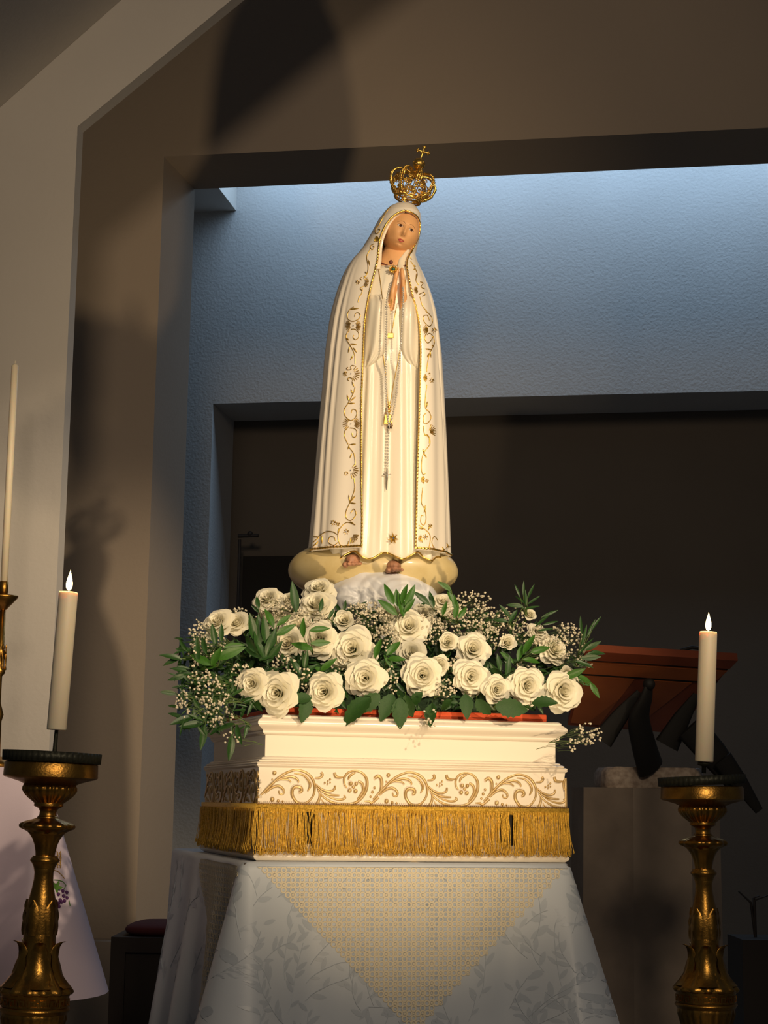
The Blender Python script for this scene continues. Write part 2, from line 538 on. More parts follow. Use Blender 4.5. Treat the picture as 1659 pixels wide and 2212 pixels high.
def carve(gold, white, length, M4):
    """lay the repeat along a frieze of the given length; M4 maps (x, out, z)"""
    L = length / UNIT
    def pt(x, y, out):
        yy = 520 - (y - 0.022 * (x % 1210 - 75))
        return M4(x * UNIT, out, zf + yy * UNIT * 0.97)
    k = 0
    while k * 1210 < L + 100:
        for (pts, rad) in CV:
            q = [(x - 75 + k * 1210, y, r) for (x, y), r in zip(pts, rad)]
            sp = spline([Vector((x, y, r)) for x, y, r in q], 4)
            sp = [p for p in sp if 2 < p.x < L - 2]
            if len(sp) < 3: continue
            white.tube([pt(p.x, p.y, -0.004) for p in sp], [p.z * UNIT * 1.75 for p in sp], 8)
            gold.tube([pt(p.x, p.y + p.z * .25, 0.0015) for p in sp], [p.z * UNIT * 1.05 for p in sp], 8)
        for (x, y, r) in CD:
            x = x - 75 + k * 1210
            if r < x < L - r:
                white.ball(pt(x, y, -0.004), r * UNIT * 1.5, 10, 6)
                gold.ball(pt(x, y + r * .2, 0.001), r * UNIT * 1.05, 10, 6)
        k += 1
g, w = MB(), MB()
carve(g, w, PW, lambda x, o, z: Vector((-hx + x, -hy + .007 - o, z)))
cw = w.build('frieze_carving', M['ped_white'], ped)
tag(g.build('gilding', M['gold_wash'], cw), 'worn gold paint on the scroll carving')
g, w = MB(), MB()
carve(g, w, PD, lambda x, o, z: Vector((-hx + .007 - o, hy - x, z)))
cw = w.build('side_frieze_carving', M['ped_white'], ped)
tag(g.build('gilding', M['gold_wash'], cw), 'worn gold paint on the scroll carving')

# dark plates painting the shade inside the carrying slots, seen where the fringe parts
def ped_x(px, py=1790):
    return along(px, py, CFL, DU) - hx
for pxs in (664, 1102):
    xs = ped_x(pxs)
    MB().box(xs - .022, xs + .022, -hy + .012, -hy + .0165, pz(1822), pz(1752)).build('slot_shade_plate', M['dark'], ped, smooth=False)

# fringe: woven heading and hundreds of hanging threads on the front, left and right
fr_root = rect_sweep(MB(), [(-.002, zf - .018), (.002, zf - .017), (.003, zf + .001), (-.001, zf + .002)], hx, hy).build('fringe_heading', M['gold_fringe'], ped)
zz = MB()
for i in range(150):
    x = -hx + PW * (i + .5) / 150
    zz.box(x - .0016, x + .0016, -hy - .0045, -hy - .0015, zf + .0005, zf + .0042)
zz.build('heading_picot', M['bronze'], fr_root, smooth=False)
def strand(mb, x, side, rnd):
    ln = zf - .016 - (.012 + rnd.random() * .016)
    pts = []
    sway = rnd.gauss(0, .004); lean = rnd.gauss(0, .0035); o0 = .001 + rnd.random() * .006
    flare = rnd.random() * .014
    for k in range(6):
        t = k / 5
        a = x + sway * math.sin(t * PI) + lean * t
        o = o0 + flare * t * t
        z = zf - .010 - ln * t
        pts.append((a, o, z))
    if rnd.random() < .75:                      # looped end
        a, o, z = pts[-1]
        pts += [(a + .002, o, z - .004), (a + .005, o, z - .003), (a + .0055, o, z + .006)]
    if side == 'f': pts = [(a, -hy - o, z) for a, o, z in pts]
    elif side == 'l': pts = [(-hx - o, a, z) for a, o, z in pts]
    else: pts = [(hx + o, a, z) for a, o, z in pts]
    mb.tube(pts, .00095, 4, cap=False)
rnd = random.Random(3)
s0, s1 = ped_x(664), ped_x(1102)
for side, lo, hi, n in (('f', -hx - .004, hx + .004, 760), ('l', -hy + .03, hy, 420), ('r', -hy, hy, 260)):
    mb = MB()
    for i in range(n):
        x = lo + (hi - lo) * (i + rnd.random()) / n
        if side == 'f':
            for s in (s0, s1):
                if abs(x - s) < .007: x = s + math.copysign(.007 + rnd.random() * .014, x - s) if rnd.random() < .85 else x
        strand(mb, x, side, rnd)
    tag(mb.build('fringe_threads', M['gold_fringe'], fr_root), kind='stuff')

# red felt board on top of the pedestal
x0, x1 = ped_x(606, 1530), ped_x(1192, 1550)
rb = MB().box(x0, x1, -uy + .012, uy - .02, 0, .0195).build('felt_board', M['red_cloth'], None, smooth=False)
rb.location = (PC.x, PC.y, Z_TAB + zt + .0005); rb.rotation_euler = (0, 0, PA)
bevel(rb, .003)
tag(rb, 'orange-red felt board showing between pedestal top and rose leaves', 'board')
Z_TOP = Z_TAB + zt + .0205

# ------------------------------------------------------------------ table under its cloths
TX0, TX1 = -hx - .033, hx + .006
TY0 = -hy - .014
TY1 = along(398, 1838, CFL, DV) - hy + .02
TH = Z_TAB
table = empty('side_table', (PC.x, PC.y, 0), 'draped table carrying the white pedestal', 'table')
table.rotation_euler = (0, 0, PA)
MB().box(TX0 + .006, TX1 - .006, TY0 + .006, TY1 - .006, TH - .035, TH - .004).build('table_top', M['wood_dark'], table, smooth=False)
for (x, y) in ((TX0 + .05, TY0 + .05), (TX1 - .05, TY0 + .05), (TX1 - .05, TY1 - .05), (TX0 + .05, TY1 - .05)):
    MB().box(x - .025, x + .025, y - .025, y + .025, 0, TH - .035).build('leg', M['wood_dark'], table, smooth=False)

# perimeter of the cloth: back-left, front-left, front-right, back-right
CR = .022
LS, LF = TY1 - TY0, TX1 - TX0
def perim(s):
    """point on the table edge and outward normal; s = 0 at the front-left corner, negative up the left side"""
    qa = CR * PI / 4
    if s < -qa:
        return Vector((TX0, TY0 + CR + (-s - qa), 0)), Vector((-1, 0, 0))
    if s < qa:
        a = PI + (s + qa) / CR
        return Vector((TX0 + CR + CR * math.cos(a), TY0 + CR + CR * math.sin(a), 0)), Vector((math.cos(a), math.sin(a), 0))
    Lf = LF - 2 * CR + 2 * qa
    if s < Lf - qa:
        return Vector((TX0 + CR + (s - qa), TY0, 0)), Vector((0, -1, 0))
    if s < Lf + qa:
        a = 1.5 * PI + (s - Lf + qa) / CR
        return Vector((TX1 - CR + CR * math.cos(a), TY0 + CR + CR * math.sin(a), 0)), Vector((math.cos(a), math.sin(a), 0))
    return Vector((TX1, TY0 + CR + (s - Lf - qa), 0)), Vector((1, 0, 0))
QA = CR * PI / 4
SF = LF - 2 * CR + 2 * QA                       # s of the front-right corner

def cloth_pt(s, d, off=0.0):
    p, n = perim(s)
    c0, c1 = abs(s), abs(s - SF)
    out = d * (.035 + .012 * math.sin(s * 19 + .6))
    for c, k in ((c0, .235), (c1, .30)):
        out += d * k * math.exp(-(c / .085) ** 2)
        out -= d * .05 * math.exp(-((c - .17) / .05) ** 2)
    if s < -.1:
        out += d * .05 * math.sin((s + .1) * 21) + d * .06 * max(0, min(1, (-s - .35) / .3))
    e = .012
    dz = d
    if d < e:                                    # soft rolled edge
        a = d / e * PI / 2
        out = -e + e * math.sin(a) * 1.0
        dz = e * (1 - math.cos(a))
    q = p + n * (out + off)
    return Vector((q.x, q.y, TH - dz - .0005 + (off if d < e else 0)))

svals = []
s = -LS
while s < SF + LS:
    svals.append(s)
    near = min(abs(s), abs(s - SF))
    s += .0045 if near < .04 else (.012 if near < .3 else .025)
dvals = [0, .003, .006, .009, .012, .02, .04] + [.07 + .03 * i for i in range(24)]
cb = MB()
cb.grid([[cloth_pt(s, d) for s in svals] for d in dvals], flip=True)
top = [cloth_pt(s, 0) for s in svals]
b = len(cb.v)
cb.v.extend([tuple(p) for p in top])
cb.f.append(tuple(range(b, b + len(top))))
m = material('pale_blue_damask', (0.49, 0.545, 0.62), 0.48, var=(5, (0.52, 0.575, 0.65)), bump=(700, 0.15, 0.0006))
m.node_tree.nodes['Principled BSDF'].inputs['Sheen Weight'].default_value = 0.2
M['damask_leaf'] = material('blue_grey_damask_weave', (0.42, 0.475, 0.55), 0.40)
M['damask'] = m
cloth = cb.build('tablecloth', M['damask'])
cloth.location = (PC.x, PC.y, 0); cloth.rotation_euler = (0, 0, PA)
tag(cloth, 'pale blue damask tablecloth hanging in folds from the table', 'tablecloth')

# woven leaf pattern of the damask: trailing stems with small leaves
dm = MB()
rd = random.Random(9)
def woven_leaf(s_, d_, ang, ln):
    ca, sa = math.cos(ang), math.sin(ang)
    rows_ = []
    for i in range(6):
        t = i / 5
        w2 = ln * .17 * math.sin(PI * (t * .94 + .03)) ** .8
        rows_.append([cloth_pt(s_ + ca * t * ln - sa * q * w2, max(.014, d_ + sa * t * ln + ca * q * w2), .0006) for q in (-1, 0, 1)])
    dm.grid(rows_)
def vine(s_, d_, ang, n):
    pts = []
    bend = rd.uniform(-.16, .16)
    for k in range(n):
        pts.append((s_, d_))
        s_ += .017 * math.cos(ang); d_ += .017 * math.sin(ang)
        ang += bend + rd.uniform(-.12, .12)
        if not (.02 < d_ < .74): break
        if k % 2 == 0 or rd.random() < .4:
            sd = 1 if k % 4 < 2 else -1
            woven_leaf(s_, d_, ang + sd * rd.uniform(.5, .95), rd.uniform(.024, .040))
    if len(pts) > 2:
        dm.tube([cloth_pt(a_, max(.014, b_), .0004) for a_, b_ in pts], .0010, 4)
for k in range(150):
    vine(rd.uniform(-LS + .05, SF + LS - .05) if k % 3 == 0 else rd.uniform(0, SF), rd.uniform(.04, .68), rd.uniform(-2.6, -.5), rd.randint(5, 11))
tag(dm.build('woven_leaf_pattern', M['damask_leaf'], cloth), kind='stuff')
# lace overlay: a square cloth laid cornerwise, one corner hanging down the front and one down the left side
LP = .0475
def lace_motif(mb, fn, u, v):
    def ring(cu, cv, r, w, n=12):
        rows = []
        for (dr, h) in ((-w, .0004), (0, .0016), (w, .0004)):
            rows.append([fn(cu + (r + dr) * math.cos(2 * PI * k / n), cv + (r + dr) * math.sin(2 * PI * k / n), .0012 + h) for k in range(n)])
        mb.grid(rows, close_u=True)
    def disc(cu, cv, r, h, n=8):
        mb.fan([fn(cu + r * math.cos(2 * PI * k / n), cv + r * math.sin(2 * PI * k / n), h) for k in range(n)], fn(cu, cv, h + .0012))
    disc(u, v, .0034, .0026)
    ring(u, v, .0064, .0021)
    for (a, b_) in ((1, 0), (-1, 0), (0, 1), (0, -1)):
        ring(u + a * .0126, v + b_ * .0122, .0062, .0019)
    ring(u + LP / 2, v, .0052, .0012)
    ring(u + LP / 2, v, .0015, .0012, 6)
def lace_panel(c, half, drop):
    mb = MB()
    fn = lambda u, v, o: cloth_pt(c + u, max(v, .0125), o)
    row = 0
    v = .008
    while v < drop:
        lim = half * (1 - v / drop)
        off = (row % 2) * LP / 2
        n = int(half / LP) + 2
        for i in range(-n, n + 1):
            u = i * LP + off
            if abs(u) < lim: lace_motif(mb, fn, u, v)
        v += LP / 2
        row += 1
    return mb
lace = empty('lace_cloth', (PC.x, PC.y, TH), 'cream lace overlay with its corners hanging over the blue tablecloth', 'lace cloth')
lace.rotation_euler = (0, 0, PA)
sc0 = (.032 + SF - .02) / 2
l1 = tag(lace_panel(sc0, (SF - .045) / 2, .43).build('front_corner', M['lace'], lace), kind='stuff')
l2 = tag(lace_panel(-.30, .285, .40).build('side_corner', M['lace'], lace), kind='stuff')
for l in (l1, l2): l.location.z = -TH
mid = MB()
mid.prism([(TX0 + .004, TY0 + .30), (0, TY0 + .013), (TX1 - .004, TY0 + .30), (0, TY1 - .02)], TH - .0004, TH + .0002, lambda a, b, h_: Vector((a, b, h_ - TH)))
mid.build('laid_centre', M['lace'], lace, smooth=False)
# ================================================================== candlesticks and candles
CS = [(1650, 99), (1678, 100), (1681, 96), (1684, 84), (1690, 64), (1695, 54), (1697, 55), (1701, 57), (1708, 57), (1716, 52), (1724, 44), (1731, 35), (1735, 30),
      (1736, 31), (1741, 31), (1743, 27), (1746, 21), (1752, 18), (1760, 18.5), (1766, 23), (1770, 33), (1774, 44), (1779, 55), (1784, 58), (1789, 56), (1793, 47), (1796, 41),
      (1803, 35), (1812, 29), (1825, 24), (1840, 21), (1850, 20), (1852, 27), (1856, 31), (1860, 31), (1864, 27), (1868, 25), (1872, 23), (1885, 20), (1900, 20.5), (1920, 23.5), (1940, 28),
      (1960, 32), (1990, 34), (2018, 34), (2030, 34), (2060, 36), (2085, 41), (2105, 50), (2120, 61), (2132, 71), (2139, 76), (2142, 75), (2145, 72), (2148, 72), (2151, 70), (2173, 70), (2175, 73), (2179, 74), (2183, 71),
      (2188, 67), (2200, 66), (2230, 58), (2265, 42), (2290, 36), (2320, 36), (2340, 44), (2350, 48), (2360, 44), (2420, 50), (2500, 70), (2600, 95), (2640, 100)]
YL = 4.30
ZB0 = P(78, 2640, YL).z
def cz(py): return P(78 + (2150 - py) * .047, py, YL).z - ZB0
KX = YL / FPX / math.cos(PITCH) * .985
def cr(hw): return hw * KX
def seg(a, b): return [(cr(h), cz(y)) for (y, h) in CS if a <= y <= b][::-1]

def LZ(a, b):
    s_ = seg(a, b)
    (r0, z0), (r1, z1) = s_[0], s_[-1]
    return [(0, z0 - .004), (r0 * .97, z0 - .004)] + s_ + [(r1 * .97, z1 + .004), (0, z1 + .004)]

def key_boxes(mb, r, z0, z1, n=20):
    hh = z1 - z0
    for k in range(n):
        a = 2 * PI * k / n
        def bx_(a0, a1, za, zb_):
            am, dw = (a0 + a1) / 2, (a1 - a0) / 2 * r
            Mx = Matrix.Rotation(am, 4, 'Z')
            mb.box(r - .003, r + .0022, -dw, dw, za, zb_, Mx)
        st = 2 * PI / n
        bx_(a, a + st * .16, z0 + hh * .12, z1 - hh * .12)
        bx_(a + st * .16, a + st * .62, z1 - hh * .30, z1 - hh * .12)
        bx_(a + st * .46, a + st * .62, z0 + hh * .38, z1 - hh * .30)
        bx_(a + st * .16, a + st * 1.0, z0 + hh * .12, z0 + hh * .26)
        bx_(a + st * .80, a + st * .92, z0 + hh * .26, z0 + hh * .62)

def leaf_strip(mb, prof, ang, half_w, lift, curl, nt_=7, veins=True):
    """acanthus leaf laid on a lathe profile (r, z from bottom to tip); tip curls outward"""
    rows = []
    n = len(prof)
    for i, (r, z) in enumerate(prof):
        t = i / (n - 1)
        wdt = half_w * (0.55 + .45 * math.sin(PI * min(1, t * .85 + .12))) * (1 if t < .75 else 1 - ((t - .75) / .25) ** 2 * .8)
        lob = 1 + .13 * math.sin(t * 28)
        row = []
        for k in range(nt_):
            s_ = -1 + 2 * k / (nt_ - 1)
            a = ang + s_ * wdt * lob
            rib = (1 - abs(s_)) * .0032 + (.0022 * math.sin(abs(s_) * 9 + t * 10) if veins else 0)
            rr = r + lift + rib + curl * max(0, (t - .72) / .28) ** 2 - .003 * abs(s_) ** 3
            row.append((rr * math.cos(a), rr * math.sin(a), z - .4 * curl * max(0, (t - .85) / .15) ** 2))
        rows.append(row)
    mb.grid(rows)
    return mb

def resample(prof, n):
    out = []
    for i in range(n):
        t = i / (n - 1) * (len(prof) - 1)
        k = min(int(t), len(prof) - 2); f = t - k
        out.append((prof[k][0] * (1 - f) + prof[k + 1][0] * f, prof[k][1] * (1 - f) + prof[k + 1][1] * f))
    return out

def candlestick(loc, label, tilt, dish_tilt, spin):
    e = empty('candlestick', loc, label, 'candlestick', 'tall gilded candlesticks flanking the table')
    e.rotation_euler = (0, tilt, 0)
    g_ = M['gold_old']
    S = lambda *a, **k: sharp(a[0], 50)
    Rz = lambda th: th + spin
    MB().lathe([(0, 0)] + [(cr(118), 0), (cr(120), .012), (cr(112), .022)] + seg(2265, 2600) + [(0, cz(2265))], 40).build('foot', g_, e)
    MB().lathe(LZ(2188, 2265), 64, lambda th, r, z: r * (1 + .055 * math.cos(22 * Rz(th)) * (1 if .6 * cz(2188) < z < cz(2198) else 0))).build('fluted_urn', g_, e)
    S(MB().lathe(LZ(2142, 2187), 48).build('band', g_, e))
    kb = MB(); key_boxes(kb, cr(70), cz(2173), cz(2152)); kb.build('greek_key_relief', g_, e, smooth=False)
    MB().lathe(LZ(2018, 2142), 64, lambda th, r, z: r * (1 + .05 * math.cos(14 * Rz(th)) * max(0, min(1, (cz(2060) - z) / .05)))).build('flared_base', g_, e)
    for k in range(5):
        a = spin + 2 * PI * k / 5 - PI / 2
        lp = resample([(cr(70), cz(2130)), (cr(58), cz(2118)), (cr(46), cz(2098)), (cr(38), cz(2070)), (cr(36), cz(2045)), (cr(36), cz(2024))], 12)
        leaf_strip(MB(), lp, a, .55, .003, .019).build('acanthus_leaf', g_, e)
    S(MB().lathe(LZ(1872, 2030), 40).build('shaft', g_, e))
    for k in range(5):
        a = spin + 2 * PI * (k + .5) / 5 - PI / 2
        lp = resample([(cr(34), cz(2020)), (cr(34), cz(1990)), (cr(32), cz(1962)), (cr(28), cz(1942))], 10)
        leaf_strip(MB(), lp, a, .50, .002, .002).build('shaft_leaf', g_, e)
    S(MB().lathe(LZ(1852, 1872), 36).build('shaft_ring', g_, e))
    MB().lathe(LZ(1796, 1851), 64, lambda th, r, z: r * (1 + .07 * abs(math.cos(4 * Rz(th))) - .03)).build('calyx', g_, e)
    MB().lathe(LZ(1766, 1797), 80, lambda th, r, z: r * (1 + .09 * abs(math.cos(6 * Rz(th))) * (1 if r > cr(40) else 0) - .05), ).build('petal_collar', g_, e)
    S(MB().lathe(LZ(1736, 1767), 36).build('neck', g_, e))
    MB().lathe(LZ(1697, 1735), 120, lambda th, r, z: r * (1 + .075 * abs(math.cos(11 * Rz(th))) - .05)).build('gadrooned_bowl', g_, e)
    S(MB().lathe(LZ(1650, 1697), 48).build('plate', g_, e))
    dz0 = cz(1649)
    n = 150
    rows = []
    for (r, z, fl_) in ((0, dz0 + .003, 0), (cr(99), dz0 + .003, 0), (cr(103), dz0 + .004, 1), (cr(104), dz0 + .028, 1), (cr(102), dz0 + .028, 1), (cr(100), dz0 + .008, 0), (0, dz0 + .007, 0)):
        rows.append([((r * (1 + fl_ * .014 * math.cos(50 * 2 * PI * k / n))) * math.cos(2 * PI * k / n), (r * (1 + fl_ * .014 * math.cos(50 * 2 * PI * k / n))) * math.sin(2 * PI * k / n), z) for k in range(n)])
    mb = MB().grid(rows, close_u=True)
    d = mb.build('drip_dish', M['iron'], e)
    d.data.transform(Matrix.Translation((0, 0, -dz0))); d.location = (0, 0, dz0 - .001 + abs(dish_tilt) * cr(60)); d.rotation_euler = (0, dish_tilt, 0)
    return e

def candle(loc, axis, radius, length, label, pr):
    """pillar candle on its spike; axis is the direction it leans along"""
    c = empty('candle', loc, label, 'candle', 'lit pillar candles on the gilded candlesticks')
    c.rotation_euler = Vector(axis).to_track_quat('Z', 'Y').to_euler()
    MB().lathe([(0, 0), (radius * .96, 0), (radius, .003), (radius * .995, length * .5), (radius * .985, length - .006), (radius * .93, length), (radius * .8, length - .002), (radius * .4, length - .006), (0, length - .007)], 32).build('wax_body', M['wax'], c)
    MB().tube([(0, 0, length - .008), (.001, 0, length), (.003, 0, length + .006)], .0014, 6).build('wick', M['wick'], c)
    fh = .052
    prof = [(0, 0)] + [(.0088 * math.sin(PI * (t ** .62)) ** 1.05 * (1 - .25 * t), fh * t) for t in [i / 14 for i in range(1, 14)]] + [(0, fh)]
    MB().lathe(prof, 16, origin=(.002, 0, length + .003)).build('flame', M['flame'], c)
    pr.build('spike', M['iron'], c)
    l = bpy.data.lights.new('candle_light', 'POINT'); l.energy, l.color, l.shadow_soft_size = 0.9, (1, .62, .28), .012
    lo = bpy.data.objects.new('candle_light', l); COL.objects.link(lo); lo.parent = c; lo.location = (.002, 0, length + .028)
    return c

candlestick((P(78, 2150, YL).x - .014, YL, ZB0), 'gilded candlestick at left, in front of the lilac altar cloth', R(1.4), R(0.6), .25)
YR = 4.86
dzr = P(1527, 2140, YR).z - (cz(2145))
candlestick((P(1527, 2150, YR).x, YR, dzr), 'gilded candlestick at right, in front of the stone lectern', R(-.3), R(-3.0), -.12)
# stone blocks that bring both candlesticks to their height
for (x, y, z, lab) in ((P(78, 2150, YL).x - .014, YL, ZB0, 'left'), (P(1527, 2150, YR).x, YR, dzr, 'right')):
    if z > .004:
        bb = MB().box(-.17, .17, -.17, .17, 0, z - .006).build('stone_block', M['floor'], None, smooth=False, loc=(x, y, 0))
        bevel(bb, .006)
        tag(bb, 'grey stone block under the %s candlestick' % lab, 'block')

b0, b1 = P(122, 1577, YL), P(148, 1279, YL)
sp = MB().tube([(0, 0, -.075), (0, 0, .002)], [.006, .0045], 8)
candle(b0, (b1 - b0), 21 * KX, (b1 - b0).length, 'lit ivory candle on the left candlestick', sp)
b0, b1 = P(1521, 1646, YR), P(1530, 1365, YR)
sp = MB().lathe([(0, .001), (.017, .001), (.018, -.008), (.006, -.012), (.006, -.03), (0, -.03)], 16)
candle(b0, (b1 - b0), 19.5 * KX * YR / YL, (b1 - b0).length, 'lit ivory candle on the right candlestick', sp)
# ================================================================== the statue
YS = PC.y + .03
BX = P(808, 1300, YS).x
SZ0 = Z_TOP
def SP(px, py, dy=0.0):
    """statue-local point on its middle plane for an outline measured in the photograph"""
    p = P(px, py, YS + dy)
    return Vector((p.x - BX, dy, p.z - SZ0))
def seen(v):
    """image position of a statue-local point"""
    d = Vector((v.x + BX, v.y + YS, v.z + SZ0)) - EYE
    k = FPX / d.dot(_F)
    return 829.5 + d.dot(_R) * k, 1106.0 - d.dot(_U) * k
def matched(fn, px, py):
    """parameters for which the surface point fn(x, y) is where the photograph shows (px, py)"""
    x, y = px, py
    for _ in range(5):
        a, b_ = seen(fn(x, y))
        x += px - a; y += py - b_
    return x, y
PX = (P(900, 800, YS) - P(899, 800, YS)).x       # metres per pixel at the statue

statue = empty('statue', (BX, YS, SZ0), 'tall white robed statue praying under a crown, gold embroidered mantle', 'statue')

# outline of the mantle: row, left, right (pixels), depth / half-width ratio, centre shift in depth (m)
OUT = [(435.5, 868, 884, .9, .012), (437, 860, 889, 1.0, .012), (440, 851, 895, 1.0, .012), (445, 842, 900, 1.05, .012), (452, 834, 905, 1.08, .012), (460, 828, 909, 1.1, .010), (475, 817, 910, 1.12, .010),
       (490, 809, 909.5, 1.12, .010), (505, 801, 908, 1.1, .010), (520, 792, 904, 1.06, .010), (535, 783, 900, 1.0, .010), (548, 773, 898, .92, .010), (560, 762, 901, .82, .008), (572, 753, 906, .76, .006),
       (590, 743, 915, .72, .004), (610, 735, 923, .70, 0), (640, 725, 934, .70, 0), (670, 717, 942, .70, 0), (700, 711, 947, .70, 0), (760, 703.5, 954, .70, 0), (850, 696, 959, .70, 0), (950, 687, 963.5, .70, 0),
       (1050, 679, 967, .70, 0), (1130, 672, 969.5, .70, 0), (1180, 667, 971, .70, 0), (1216, 663, 972, .70, 0)]
# edges of its front opening
OPN = [(454, 876, 876), (456, 870, 882), (458, 864, 887), (461, 857, 893), (466, 850, 900), (472, 844, 904), (480, 837, 907), (490, 831, 908), (500, 826.5, 907), (515, 821, 903.5), (530, 818.5, 896), (545, 817, 887),
       (560, 815.5, 880), (576, 812, 879), (593, 808, 882), (615, 802, 886.5), (637, 797, 891), (660, 792.5, 898), (690, 788, 904.5), (720, 786, 908), (760, 784.5, 909), (850, 781, 907), (950, 780, 904), (1050, 781, 901), (1120, 782, 899.5), (1216, 781, 897)]

def outline(py):
    l, r, k, sh = interp(OUT, py)
    a, b = SP(l, py), SP(r, py)
    return (a.x + b.x) / 2, (b.x - a.x) / 2, k, sh

def fold(th, py):
    """radial folds of the mantle cloth"""
    th = (th + PI) % (2 * PI) - PI
    g_ = max(0, min(1, (py - 560) / 200))
    f = .018 * math.cos(th * 7 + .6 + .25 * math.sin(py / 160)) * g_
    f += .016 * math.cos(th * 13 - 1.2 + py / 300) * g_
    # two long furrows on either flank, visible from the front
    for (t0, w_, dpt) in ((-.97, .055, .075), (-1.24, .05, .07), (-.80, .035, .025), (1.26, .05, .06), (1.42, .04, .05)):
        tt = t0 + .10 * math.sin(py / 210.0) * (1 if t0 < 0 else -1)
        f -= dpt * g_ * math.exp(-((th - tt) / w_) ** 2) * max(.30, 1 - max(0, py - 800) / 600)
    return f

def mant(th, py, scale=1.0, off=0.0):
    cx, hw, k, sh = outline(py)
    f = 1 + fold(th, py)
    hw2 = hw * scale * f
    p = SP(829, py)
    nx, ny = math.sin(th), -math.cos(th)
    return Vector((cx + hw2 * nx + off * nx, sh + hw2 * k * ny + off * ny, p.z))

def th_of(px, py):
    cx, hw, k, sh = outline(py)
    s_ = (SP(px, py).x - cx) / hw
    return math.asin(max(-1, min(1, s_)))

def _mraw(px, py, off=.0012):
    return mant(th_of(px, py), py, 1.0, off)
def on_mantle(px, py, off=.0012):
    return _mraw(*matched(_mraw, px, py), off)
OPL, OPR = [], []
for (y, l, r) in OPN:
    a = matched(_mraw, l, y); OPL.append((a[1], a[0]))
    a = matched(_mraw, r, y); OPR.append((a[1], a[0]))
OPL = [OPL[0]] + [b for a, b in zip(OPL, OPL[1:]) if b[0] > a[0]]
OPR = [OPR[0]] + [b for a, b in zip(OPR, OPR[1:]) if b[0] > a[0]]
YO = (OPL[0][0] + OPR[0][0]) / 2

def open_th(py):
    if py <= YO + .3:
        t = th_of((OPL[0][1] + OPR[0][1]) / 2, py)
        return t, t
    l, r = interp(OPL, py)[0], interp(OPR, py)[0]
    return th_of(l, py), th_of(max(l, r), py)

rows_py = [435.5, 436, 437, 438.5, 440, 442, 445, 448, 451, 454] + [455 + i for i in range(0, 45)] + list(range(500, 620, 4)) + list(range(620, 1200, 10))
NU = 150
def hem_py(th):                                    # lower edge of the mantle, seen slightly from below
    return 1199.0
rows = []
cx0 = SP(876, 435)
for py in rows_py:
    tl, tr = open_th(py)
    row = []
    for j in range(NU):
        u = j / (NU - 1)
        # denser sampling near the front edges
        uu = u + .02 * math.sin(2 * PI * u) * -1
        th = tr + (tl + 2 * PI - tr) * uu
        row.append(mant(th, py))
    rows.append(row)
# hem row
tl, tr = open_th(1199)
rows.append([mant(tr + (tl + 2 * PI - tr) * (j / (NU - 1) - .02 * math.sin(2 * PI * j / (NU - 1))), 1199) for j in range(NU)])
mb = MB().grid(rows, flip=True)
mb.f.append(tuple(range(NU)))
mo = mb.build('mantle', M['statue_white'], statue)
wd_ = mo.modifiers.new('weld', 'WELD'); wd_.merge_threshold = .0002
so = mo.modifiers.new('thickness', 'SOLIDIFY'); so.thickness = .006; so.offset = -1

# ivory veil lining inside the face opening
rows = []
for py in [YO + k for k in (1.5, 3, 5, 8, 11, 15)] + [YO + 18 + 4 * k for k in range(29)]:
    tl, tr = open_th(py)
    row = []
    for j in range(60):
        a0, a1 = tr - .11 - (.12 if py > 530 else 0) * min(1, (py - 530) / 40), tl + .10 + 2 * PI 
        row.append(mant(a0 + (a1 - a0) * j / 59, py, .93) + Vector((0, .004, 0)))
    rows.append(row)
lo_ = MB().grid(rows, flip=True).build('inner_veil', M['lining'], statue)
so = lo_.modifiers.new('thickness', 'SOLIDIFY'); so.thickness = .005; so.offset = -1

# twisted gold rope along every free edge of the mantle
def rope(mb, pts, r, pitch=.010):
    pts = [Vector(p) for p in pts]
    acc = 0; out = []
    for a, b_ in zip(pts, pts[1:]):
        n = max(1, int((b_ - a).length / (pitch / 5)))
        for k in range(n): out.append(a.lerp(b_, k / n))
    out.append(pts[-1])
    L = 0; rad = []
    for i, p in enumerate(out):
        if i: L += (p - out[i - 1]).length
        rad.append(r * (1 + .22 * math.sin(2 * PI * L / pitch)))
    mb.tube(out, rad, 6)
rp_ = MB()
le = [mant(open_th(y)[0], y, 1, .001) for y in [YO + k for k in (.4, 1, 2, 3, 4, 6, 8, 11, 14, 18, 22)] + [y_ for y_ in range(490, 1199, 6) if y_ > YO + 24] + [1198]]
re = [mant(open_th(y)[1], y, 1, .001) for y in [YO + k for k in (.4, 1, 2, 3, 4, 6, 8, 11, 14, 18, 22)] + [y_ for y_ in range(490, 1199, 6) if y_ > YO + 24] + [1198]]
rope(rp_, le, .0027); rope(rp_, re, .0024)
for (a, b_) in ((open_th(1196)[0], -2.2), (open_th(1196)[1], 2.2)):
    rope(rp_, [mant(a + (b_ - a) * i / 40, 1195, 1, .0012) for i in range(41)], .0027)
rp_.build('gold_rope_trim', M['gold'], statue)

